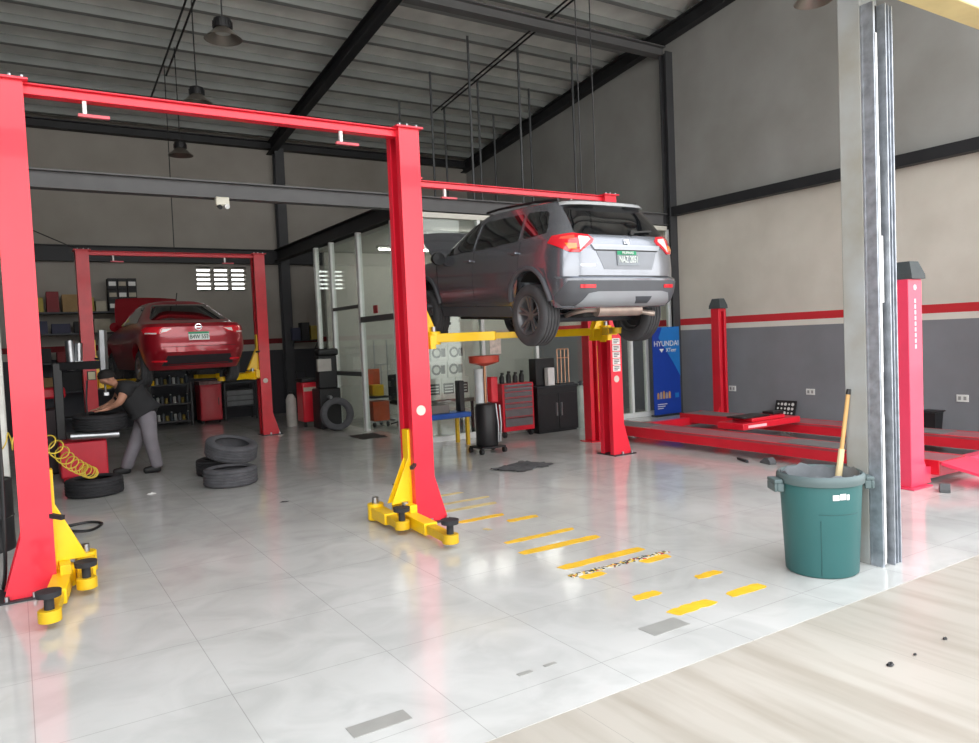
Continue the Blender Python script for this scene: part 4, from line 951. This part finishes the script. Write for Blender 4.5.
skin('trousers', [(.08, 0, .82, .15), (.05, 0, .94, .14)]+[p for sg in (-1, 1) for p in ((.075, sg*.09, .72, .125), ((.10 if sg < 0 else -.06), sg*.10, .43, .098), ((.16 if sg < 0 else -.19), sg*.10, .12, .085), ((.165 if sg < 0 else -.20), sg*.10, .06, .082))],
     [(0, 1), (0, 2), (2, 3), (3, 4), (4, 5), (0, 6), (6, 7), (7, 8), (8, 9)], GREY, pr_)
for sg in (-1, 1):
    ax = .16 if sg < 0 else -.19
    skin('shoe', [(ax+.05, sg*.10, .058, .058), (ax-.07, sg*.10, .052, .055), (ax-.18, sg*.10, .042, .045)], [(0, 1), (1, 2)], SHOE, pr_)
    MB().lathe([(0, -.012), (.010, -.006), (.011, 0), (.010, .006), (0, .012)], T(-.452, sg*.034, 1.31), 10).build('eye', BLK, pr_)
MB().lathe([(.105, -.02), (.108, .02), (.095, .06), (.06, .09), (0, .10)], T(-.378, 0, 1.34) @ RY(-.1), 20).build('hair', mat('black_hair', (24, 21, 20), .8), pr_)
MB().bar((-.432, -.022, 1.237), (-.432, .022, 1.237), .01, .008).build('mouth', mat('lip_brown', (128, 78, 68), .6), pr_)

# ------------------------------------------------------------------ rear store wall
CARD = [mat('card_a', (150, 122, 82), .8), mat('card_b', (128, 44, 48), .7), mat('card_c', (176, 168, 150), .7), mat('card_d', (60, 62, 84), .7), mat('card_e', (44, 44, 46), .7), mat('card_f', (170, 150, 70), .7)]
CN = ['brown', 'red', 'pale', 'blue', 'black', 'yellow']
def rack(label, x0, x1, y0, y1, zs, top, m=DSTEEL, name='storage_rack'):
    g = thing(name, label, 'rack', ((x0+x1)/2, (y0+y1)/2, 0)); w, d = (x1-x0)/2, (y1-y0)/2
    for sx in (-1, 1):
        for sy_ in (-1, 1): MB().box(sx*w-.02, sx*w+.02, sy_*d-.02, sy_*d+.02, 0, top).build('upright', m, g)
    for z in zs: MB().box(-w+.021, w-.021, -d, d, z-.03, z).build('shelf_board', m, g)
    return g
rack('long dark storage rack against the back wall behind the tyre changer', .2, 2.35, 17.75, 18.25, (.35, .9, 1.5, 2.10, 2.54), 2.6)
spots = [(.42, 2.54, .30, .30, 5), (.74, 2.54, .22, .42, 1), (1.05, 2.54, .28, .36, 0), (1.62, 2.54, .20, .22, 2), (1.40, 2.54, .18, .30, 5),
         (.45, 2.10, .34, .26, 3), (.86, 2.10, .34, .20, 3), (1.25, 2.10, .3, .24, 4), (1.62, 2.10, .3, .28, 2), (.5, 1.5, .3, .3, 4), (.9, 1.5, .3, .22, 1), (1.3, 1.5, .34, .3, 3), (.5, .9, .4, .3, 0), (1.0, .9, .35, .4, 4), (1.5, .9, .4, .3, 2)]
fl_n = {2.54: 'top', 2.10: 'second highest', 1.5: 'middle', .9: 'lower'}
for (x, z, w_, h_, c) in spots:
    ordn = {k: sorted(q[0] for q in spots if q[1] == z).index(x)+1 for k in (0,)}[0]
    rbox('carton', '%s box, %s from the left on the %s shelf of the back rack' % (CN[c], ('first', 'second', 'third', 'fourth', 'fifth')[ordn-1], fl_n[z]), 'box', (x, 17.98, z), (w_, .34, h_), CARD[c], group='boxes on the back rack', bevel=.005)
for i in range(3):
    for j in range(3):
        g = thing('oil_jug_carton', 'black and white product box, %s row, %s column of the stack beside the red sedan' % (('bottom', 'middle', 'top')[j], ('left', 'middle', 'right')[i]), 'box', (1.86+i*.19, 17.98, 2.54+j*.235), 0, 'stacked product boxes')
        MB().box(-.088, .088, -.15, .15, 0, .23).build('box_body', CARD[4], g, bevel=.004); MB().box(-.07, .07, -.153, -.15, .07, .16).build('label_panel', CARD[2] if (i+j) % 2 else WHITE, g)
# rack of parts under the sedan, red cabinet, parts bench
rack('low black rack crowded with small parts under the red sedan', 2.42, 3.25, 17.5, 17.95, (.12, .50, .92), .96, BLK)
BOT = [mat('bottle_a', (196, 198, 196), .4), mat('bottle_b', (48, 60, 70), .4), mat('bottle_c', (150, 130, 60), .4), mat('bottle_d', (88, 92, 98), .35)]
bp0 = None; cnt = 0
for z, zn in ((.92, 'top'), (.50, 'middle'), (.12, 'bottom')):
    for i in range(9):
        x = 2.50+i*.085; k = (i*3+int(z*10)) % 4; h = (.16, .2, .13, .18)[k]
        b = thing('spray_can', '%s can, number %s from the left on the %s shelf of the low black rack' % (('white', 'dark', 'ochre', 'grey')[k], ('one', 'two', 'three', 'four', 'five', 'six', 'seven', 'eight', 'nine')[i], zn), 'can', (x, 17.62+.04*(i % 2), z), 0, 'cans on the low black rack')
        MB().lathe([(0, 0), (.032, 0), (.032, h*.8), (.02, h*.9), (0, h*.9)], n=14).build('can_body', BOT[k], b); MB().cyl((0, 0, h*.9), (0, 0, h), .016, n=10).build('nozzle', BLK if k != 1 else BOT[0], b)
rc = thing('tool_cabinet', 'red steel cabinet with a greasy grey top under the red sedan', 'cabinet', (3.66, 17.75, 0))
MB().box(-.23, .23, -.25, .25, .06, .86).build('cabinet_body', mat('machine_red', (0, 0, 0)), rc, bevel=.01); MB().box(-.24, .24, -.26, .26, .86, .94).build('worktop', mat('greasy_top', (140, 110, 108), .6, var=.5, scale=14), rc, bevel=.01)
d_ = MB().box(-.21, .21, -.265, -.251, .09, .83).build('door', RED2, rc, bevel=.005); MB().box(.15, .165, -.285, -.266, .4, .56).build('handle', BLK, d_)
for sx in (-.18, .18): MB().cyl((sx-.02, -.18, .03), (sx+.02, -.18, .03), .03, n=14).build('caster', BLK, rc)
pb = thing('parts_bench', 'dark bench with grey trays beside the red cabinet', 'bench', (4.35, 17.85, 0))
MB().box(-.38, .36, -.25, .25, .84, .88).build('bench_top', DSTEEL, pb)
MB().box(-.36, .34, -.24, .24, .30, .33).build('lower_shelf', DSTEEL, pb)
for sx in (-.36, .34):
    for sy_ in (-.22, .22): MB().box(sx-.02, sx+.02, sy_-.02, sy_+.02, 0, .84).build('leg', BLK, pb)
for k, z in enumerate((.33, .45, .57)): rbox('parts_tray', 'grey tray, %s of the pile in the dark bench' % ('lowest', 'middle', 'highest')[k], 'tray', (4.33, 17.8, z), (.6, .3, .115), mat('tray_grey', (120, 122, 124), .5), group='trays in the bench')
# red machine and wall shelf by the rear column
rm = thing('oil_dispenser', 'narrow red service machine with a black top near the back column', 'service machine', (4.98, 14.9, 0))
MB().box(-.15, .15, -.2, .2, .1, .90).build('machine_body', RED2, rm, bevel=.03); MB().box(-.16, .16, -.21, .21, .90, .98).build('lid', BLK, rm, bevel=.02)
MB().box(-.13, .13, -.206, -.2, .72, .80).build('label_plate', CARD[2], rm)
for sx in (-.11, .11): MB().cyl((sx-.02, -.15, .05), (sx+.02, -.15, .05), .05, n=16).build('wheel', BLK, rm)
MB().tube([(-.1, .2, .9), (-.1, .32, 1.12), (.1, .32, 1.12), (.1, .2, .9)], .014, 8).build('push_handle', BLK, rm)
jc = thing('white_canister', 'white canister on the floor left of the narrow red machine', 'canister', (4.74, 15.2, 0))
MB().lathe([(0, 0), (.10, 0), (.105, .03), (.105, .55), (.06, .64), (.035, .66), (0, .66)], n=24).build('canister_body', mat('dull_white', (170, 168, 162), .5), jc); MB().cyl((0, 0, .66), (0, 0, .71), .035, n=14).build('cap', BLK, jc)
ws = thing('wall_shelf', 'dark wall shelf on the back wall right of the rear column', 'shelf', (6.05, 18.12, 1.78))
MB().box(-.36, .36, -.24, .12, -.03, 0).build('shelf_board', DSTEEL, ws)
for sx in (-.3, .3): MB().bar((sx, .1, -.25), (sx, -.2, -.03), .02).build('bracket', DSTEEL, ws)
for k, (x, w_, h_, c, n_) in enumerate(((5.82, .2, .3, 3, 'blue'), (6.05, .2, .42, 4, 'black'), (6.28, .2, .34, 5, 'yellow'))):
    rbox('crate', '%s crate on the dark wall shelf by the rear column' % n_, 'crate', (x, 18.05, 1.78), (w_, .25, h_), CARD[c], group='crates on the wall shelf')
bn = thing('wheel_balancer', 'tall black machine with a white panel behind the upright dusty tyre', 'machine', (5.14, 14.25, 0))
MB().box(-.17, .26, -.16, .3, .0, .78).build('cabinet', BLK, bn, bevel=.02); MB().box(-.12, .26, -.02, .2, .78, 1.42).build('mast', BLK, bn, bevel=.02)
MB().box(-.16, .12, -.09, -.02, 1.12, 1.36).build('white_panel', mat('panel_white', (176, 172, 166), .5), bn, bevel=.005); MB().box(-.12, .3, -.05, .22, 1.42, 1.56).build('wheel_hood', BLK, bn, bevel=.04)
MB().cyl((0, -.3, .62), (0, -.16, .62), .03, n=12).build('spindle', STEEL, bn)

# ------------------------------------------------------------------ in and before the glass office
oc = thing('service_cart', 'orange service cart seen through the office side glass', 'cart', (5.95, 13.62, 0))
OR = mat('orange_paint', (206, 92, 52), .45, var=.08)
MB().box(-.17, .17, -.2, .2, .12, .5).build('lower_bin', OR, oc, bevel=.01); MB().box(-.17, .17, -.2, .2, .56, .60).build('middle_tray', BLK, oc); MB().box(-.16, .16, .16, .2, .60, 1.12).build('back_panel', OR, oc, bevel=.01)
MB().box(-.15, .1, -.15, .1, .60, .82).build('pump_unit', YELD, oc, bevel=.02)
for sx in (-.14, .14):
    for sy_ in (-.16, .16): MB().cyl((sx-.015, sy_, .05), (sx+.015, sy_, .05), .05, n=14).build('caster', BLK, oc)
cr = thing('coat_rack', 'tall chrome garment rack frame inside the office', 'rack', (6.2, 13.9, 0))
MB().tube([(-.14, 0, .1), (-.14, 0, 1.68), (.14, 0, 1.68), (.14, 0, .1)], .012, 8).tube([(-.14, 0, 1.2), (.14, 0, 1.2)], .01, 8).tube([(0, 0, 1.2), (0, 0, .5)], .01, 8).build('frame', STEEL, cr)
for sx in (-.14, .14): MB().box(sx-.02, sx+.02, -.2, .2, .06, .1).build('foot', STEEL, cr)
oc2 = thing('office_chair', 'dark office chair behind the side glass beside the near right post', 'chair', (6.35, 13.3, 0))
MB().box(-.2, .2, -.2, .2, .42, .5).build('seat', SHOE, oc2, bevel=.03); MB().box(-.2, .2, .17, .23, .5, 1.0).build('backrest', SHOE, oc2, bevel=.03); MB().cyl((0, 0, .1), (0, 0, .42), .03, n=12).build('pedestal', DSTEEL, oc2)
for k in range(5): MB().bar((0, 0, .1), (.25*math.cos(k*1.257), .25*math.sin(k*1.257), .04), .04, .03).build('leg', BLK, oc2)
tag(MB().box(5.485, 5.499, 12.35, 12.52, 2.16, 2.30).build('door_sticker', mat('red_sticker', (160, 40, 44), .5), bevel=.001), 'small red sign on the office side door glass', 'sign')
# stock of boxes behind the front glass
pt = thing('pallet_table', 'low dark table under the white printed boxes in the office', 'table', (6.12, 11.15, 0))
MB().box(-.45, .45, -.2, .25, .58, .64).build('table_top', mat('grey_laminate', (116, 112, 106), .6), pt)
for sx in (-.42, .42):
    for sy_ in (-.17, .22): MB().box(sx-.02, sx+.02, sy_-.02, sy_+.02, 0, .58).build('leg', DSTEEL, pt)
INK = mat('print_grey', (66, 70, 70), .6)
def printed(label, x, z, w_, h_, style):
    g = thing('printed_carton', label, 'box', (x, 11.12, z), 0, 'white printed boxes')
    MB().box(-w_/2, w_/2, -.14, .16, 0, h_).build('box_body', mat('white_card', (232, 232, 226), .6), g, bevel=.004)
    mb = MB()
    if style == 0:
        mb.box(-w_*.38, w_*.38, -.143, -.14, h_*.25, h_*.75)
        q = MB()
        for k in range(3): q.box(-w_*.30, w_*.30, -.146, -.143, h_*(.34+.13*k), h_*(.39+.13*k))
        p_ = mb.build('print_panel', INK, g); q.build('print_line', WHITE, p_)
    else:
        mb.lathe([(h_*.2, -.002), (h_*.32, -.002), (h_*.32, .002), (h_*.2, .002)], T(-w_*.15, -.142, h_*.5) @ RX(PI/2), 20, close=True).box(w_*.12, w_*.36, -.143, -.14, h_*.25, h_*.75); mb.build('print_mark', INK, g)
for k, n_ in enumerate(('left', 'middle', 'right')): printed('white printed box, %s one of the bottom row in the office window' % n_, 5.83+k*.27, .642, .26, .36, 0)
for k, n_ in enumerate(('left', 'right')): printed('white printed box with round mark, %s one of the middle row in the office window' % n_, 5.93+k*.33, 1.003, .32, .28, 1)
for k, n_ in enumerate(('left', 'right')): printed('white printed box with round mark, %s one of the top row in the office window' % n_, 5.95+k*.33, 1.284, .32, .28, 1)
tag(MB().box(6.74, 6.96, 10.648, 10.655, 1.36, 1.62).build('paper_notice', mat('notice_paper', (222, 206, 196), .7, var=.2, scale=16)), 'paper notice stuck on the office front glass under the grey car', 'notice')
bb = thing('blue_bench', 'low bench with a blue top and yellow legs before the office', 'bench', (5.52, 10.2, 0))
MB().box(-.62, .42, -.2, .2, .43, .51).build('bench_top', mat('blue_vinyl', (34, 88, 176), .45), bb, bevel=.015)
for sx in (-.56, .36):
    for sy_ in (-.16, .16): MB().box(sx-.025, sx+.025, sy_-.025, sy_+.025, 0, .43).build('leg', YELD, bb)
rbox('speaker_box', 'narrow black upright unit on the right end of the blue bench', 'speaker', (5.86, 10.2, .511), (.09, .14, .48), BLK)
rbox('grey_case', 'flat grey case lying on the blue bench', 'case', (5.35, 10.22, .511), (.5, .28, .13), mat('case_grey', (120, 116, 112), .6))
# oil drain cart
dc = thing('oil_drain_cart', 'black oil drain cart with an orange red bowl on a pole', 'drain cart', (5.66, 9.12, 0))
MB().lathe([(0, .10), (.15, .10), (.16, .12), (.16, .66), (.14, .70), (0, .72)], n=28).build('tank', BLK, dc)
MB().cyl((.0, 0, .70), (0, 0, 1.28), .020, n=12).build('pole', mat('copper_pole', (190, 140, 104), .35, .6), dc)
MB().lathe([(.03, 1.26), (.20, 1.30), (.215, 1.38), (.22, 1.385), (.22, 1.375), (.21, 1.29), (.04, 1.24)], n=30, close=True).build('funnel_bowl', mat('bowl_red', (214, 84, 64), .45), dc)
MB().cyl((-.115, -.03, .72), (-.115, -.03, 1.20), .062, n=20).build('measuring_jar', mat('clear_jar', (196, 202, 204), .15), dc)
MB().box(.03, .14, -.12, .0, .72, 1.08).build('red_case', RED2, dc, bevel=.01)
MB().tube([(.14, -.13, .16), (.15, -.15, .4), (.14, -.14, .68)], .016, 8).tube([(.09, -.16, .16), (.09, -.17, .4), (.08, -.14, .7)], .012, 8).build('suction_hose', STEEL, dc)
MB().box(-.2, .2, -.18, .18, .075, .10).build('base_frame', BLK, dc, bevel=.006)
for sx in (-.19, .19):
    for sy_ in (-.15, .15): MB().cyl((sx-.02, sy_, .04), (sx+.02, sy_, .04), .04, n=16).build('caster', BLK, dc)
# red tool chest
tc2 = thing('tool_chest', 'red tool chest with grey drawers before the office glass', 'tool chest', (6.93, 10.32, 0))
MB().box(-.31, .31, -.17, .22, .10, .88).build('chest_body', RED2, tc2, bevel=.008)
zz = [.17, .33, .47, .56, .65, .74, .81, .865]
for a, b in zip(zz, zz[1:]):
    d_ = MB().box(-.27, .27, -.185, -.171, a+.008, b-.004).build('drawer', mat('drawer_grey', (110, 108, 110), .4, .3), tc2, bevel=.003); MB().box(-.26, .26, -.20, -.186, b-.022, b-.010).build('handle', CHROME, d_)
for sx in (-.26, .26): MB().cyl((sx-.02, -.12, .05), (sx+.02, -.12, .05), .05, n=16).build('caster', BLK, tc2)
for k in range(4):
    b = thing('spray_bottle', 'black bottle, %s from the left on the red tool chest' % ('first', 'second', 'third', 'fourth')[k], 'bottle', (6.72+k*.13, 10.3, .881), 0, 'black bottles on the tool chest')
    MB().lathe([(0, 0), (.04, 0), (.042, .02), (.042, .10+.02*(k % 2)), (.018, .14+.02*(k % 2)), (0, .14+.02*(k % 2))], n=18).build('bottle_body', BLK, b); MB().box(-.012, .012, -.045, .015, .14+.02*(k % 2), .175+.02*(k % 2)).build('trigger_cap', BLK, b)
# black cabinet
bc = thing('cabinet', 'black two-door steel cabinet right of the red tool chest', 'cabinet', (7.72, 10.30, 0))
MB().box(-.42, .42, -.18, .22, .03, .76).box(-.40, .40, -.16, .2, 0, .03).build('cabinet_body', BLK, bc, bevel=.008)
for sx in (-1, 1):
    d_ = MB().box(min(sx*.01, sx*.40), max(sx*.01, sx*.40), -.195, -.181, .06, .66).build('door', mat('satin_black', (32, 32, 34), .35), bc, bevel=.004); MB().box(sx*.05-.01, sx*.05+.01, -.22, -.196, .28, .50).build('handle', STEEL, d_)
MB().box(-.43, .43, -.19, .23, .76, .79).build('worktop', DSTEEL, bc, bevel=.006)
rbox('black_case', 'tall black case standing on the black cabinet', 'case', (7.58, 10.36, .791), (.40, .2, .46), BLK); rbox('white_carton', 'white box on the black cabinet in front of the tall black case', 'box', (7.62, 10.2, .791), (.15, .1, .30), WHITE, rz=.1)
cf = thing('display_rack', 'copper wire rack standing on the black cabinet', 'rack', (7.99, 10.3, .791))
mb = MB()
for sx in (-.12, -.04, .04, .12): mb.tube([(sx, 0, .02), (sx, 0, .60)], .010, 6)
mb.tube([(-.12, 0, .6), (.12, 0, .6)], .01, 6).tube([(-.12, 0, .45), (.12, 0, .45)], .008, 6).build('wire_frame', mat('copper_wire', (184, 140, 112), .35, .7), cf)
MB().box(-.15, .15, -.1, .1, 0, .02).build('base', DSTEEL, cf)
gc = thing('gas_cylinder', 'grey white gas cylinder between the black cabinet and the red posts', 'gas cylinder', (8.32, 10.25, 0))
MB().lathe([(0, 0), (.105, 0), (.11, .02), (.11, .62), (.08, .70), (.03, .74), (0, .74)], n=26).build('cylinder_body', mat('pale_grey_green', (150, 160, 152), .45), gc); MB().cyl((0, 0, .74), (0, 0, .82), .022, n=12).box(-.05, .05, -.015, .015, .79, .81).build('valve', DSTEEL, gc)
# blue banner
bn2 = thing('banner', 'tall blue banner with white HYUNDAI lettering by the right wall', 'banner', (10.57, 10.40, 0))
BLUE = mat('banner_blue', (16, 60, 160), .5, var=.06)
MB().box(-.355, .355, -.008, .008, .03, 1.70).build('banner_sheet', BLUE, bn2, bevel=.002)
MB().prism([(-.1, 1.70), (.355, 1.70), (.355, .75), (.20, .98), (-.20, 1.50)], .004, T(0, -.009, 0) @ RX(PI/2)).build('light_swoosh', mat('banner_light_blue', (28, 118, 196), .5, var=.05), bn2)
text('lettering', 'HYUNDAI', .145, WHITE, bn2, (0, -.016, 1.38), (PI/2, 0, 0), .002, sx=1.02)
text('lettering', 'XTeer', .105, WHITE, bn2, (.12, -.016, 1.255), (PI/2, 0, 0), .002)
MB().prism([(-.06, 0), (.06, 0), (0, -.07)], .003, T(-.13, -.014, 1.285) @ RX(PI/2)).build('white_mark', WHITE, bn2)
for k in range(5): MB().lathe([(0, 0), (.028, 0), (.028, .09+.015*(k % 3)), (.012, .12+.015*(k % 3)), (0, .12+.015*(k % 3))], T(-.25+k*.075, -.012, .33) @ Matrix.Diagonal((1, .12, 1, 1)), 12).build('bottle_picture', [mat('pic_gold', (190, 140, 80), .5), mat('pic_grey', (160, 150, 150), .5)][k % 2], bn2)
for k in range(3): MB().box(-.27, -.02-.05*k, -.012, -.0085, .22-.04*k, .235-.04*k).build('print_line', WHITE, bn2)
MB().box(.20, .30, -.012, -.0085, .33, .42).build('print_patch', mat('banner_light_blue', (0, 0, 0)), bn2)
MB().box(-.36, .36, -.08, .08, 0, .03).build('stand_foot', DSTEEL, bn2, bevel=.004)
# wall sockets and small things by the right wall
for y, l in ((9.28, 'behind the far right lift post'), (7.68, 'near the alignment target'), (5.32, 'on the right near the small black bin')):
    g = thing('wall_socket', 'white wall socket on the grey painted wall %s' % l, 'socket', (11.099, y, .52), 0, 'wall sockets')
    MB().box(-.012, 0, -.08, .08, -.05, .05).build('plate', WHITE, g, bevel=.004)
    for dy in (-.035, .035): MB().box(-.016, -.012, dy-.018, dy+.018, -.025, .025).build('outlet', mat('outlet_grey', (150, 150, 148), .5), g)
sbn = thing('waste_basket', 'small black bin by the right wall behind the nearest lift post', 'bin', (10.72, 5.55, 0))
MB().lathe([(0, 0), (.12, 0), (.15, .34), (.16, .35), (.14, .35), (.11, .02), (0, .02)], RZ(PI/4), 4).build('bin_body', BLK, sbn, smooth=0); MB().box(-.13, .13, -.13, .13, .352, .37).build('lid', BLK, sbn, bevel=.01)
def chock(label, x, y, rz):
    o = MB().prism([(-.1, 0), (.1, 0), (.09, .02), (.0, .075), (-.06, .08), (-.1, .03)], .09, T(0, .045, 0) @ RX(PI/2)).build('wheel_chock', mat('grey_rubber', (88, 90, 92), .7), bevel=.006); o.location = (x, y, .0); o.rotation_euler = (0, 0, rz); tag(o, label, 'wheel chock', 'rubber wheel chocks')
chock('grey rubber wheel chock on the floor at the nearest lift post foot', 7.40, 3.72, .5); chock('grey rubber wheel chock on the floor beside the near runway', 7.52, 5.80, 1.3)
tag(MB().bar((7.38, 5.98, .02), (7.50, 6.22, .02), .03, .03).build('pry_bar', DSTEEL, bevel=.004), 'short dark bar on the floor beside the near runway', 'bar')

# ------------------------------------------------------------------ camera, light
cam = bpy.data.cameras.new('camera'); co = bpy.data.objects.new('camera', cam); COL.objects.link(co); S.camera = co
cam.sensor_fit = 'HORIZONTAL'; cam.sensor_width = 36.; cam.lens = 752.5/979*36; cam.clip_start = .05; cam.clip_end = 300
ya, pi_, ro = (math.radians(v) for v in (32.213, -2.575, -2.438))
fw = Vector((math.sin(ya), math.cos(ya), 0)); rt = Vector((math.cos(ya), -math.sin(ya), 0)); up = Vector((0, 0, 1))
f2 = fw*math.cos(pi_)+up*math.sin(pi_); u2 = up*math.cos(pi_)-fw*math.sin(pi_)
r3 = rt*math.cos(ro)+u2*math.sin(ro); u3 = u2*math.cos(ro)-rt*math.sin(ro)
Mw = Matrix((r3, u3, -f2)).transposed().to_4x4(); Mw.translation = Vector((0, 0, 1.64)); co.matrix_world = Mw

w = bpy.data.worlds.new('sky'); S.world = w; w.use_nodes = True; nt = w.node_tree
bg = nt.nodes['Background']; tc = nt.nodes.new('ShaderNodeTexCoord'); sp = nt.nodes.new('ShaderNodeSeparateXYZ')
nt.links.new(tc.outputs['Generated'], sp.inputs[0]); rp = nt.nodes.new('ShaderNodeValToRGB')
rp.color_ramp.elements[0].position = .0; rp.color_ramp.elements[0].color = (1, .985, .955, 1)
rp.color_ramp.elements[1].position = .8; rp.color_ramp.elements[1].color = (.9, .94, 1, 1)
nt.links.new(sp.outputs[2], rp.inputs[0]); nt.links.new(rp.outputs[0], bg.inputs[0]); bg.inputs[1].default_value = 3.0
S.cycles.max_bounces = 10; S.cycles.diffuse_bounces = 6; S.cycles.glossy_bounces = 5; S.cycles.transparent_max_bounces = 12
S.cycles.sample_clamp_indirect = 8
vs = S.view_settings; vs.view_transform = 'Standard'; vs.look = 'None'; vs.gamma = 1; vs.use_curve_mapping = False; vs.exposure = .35
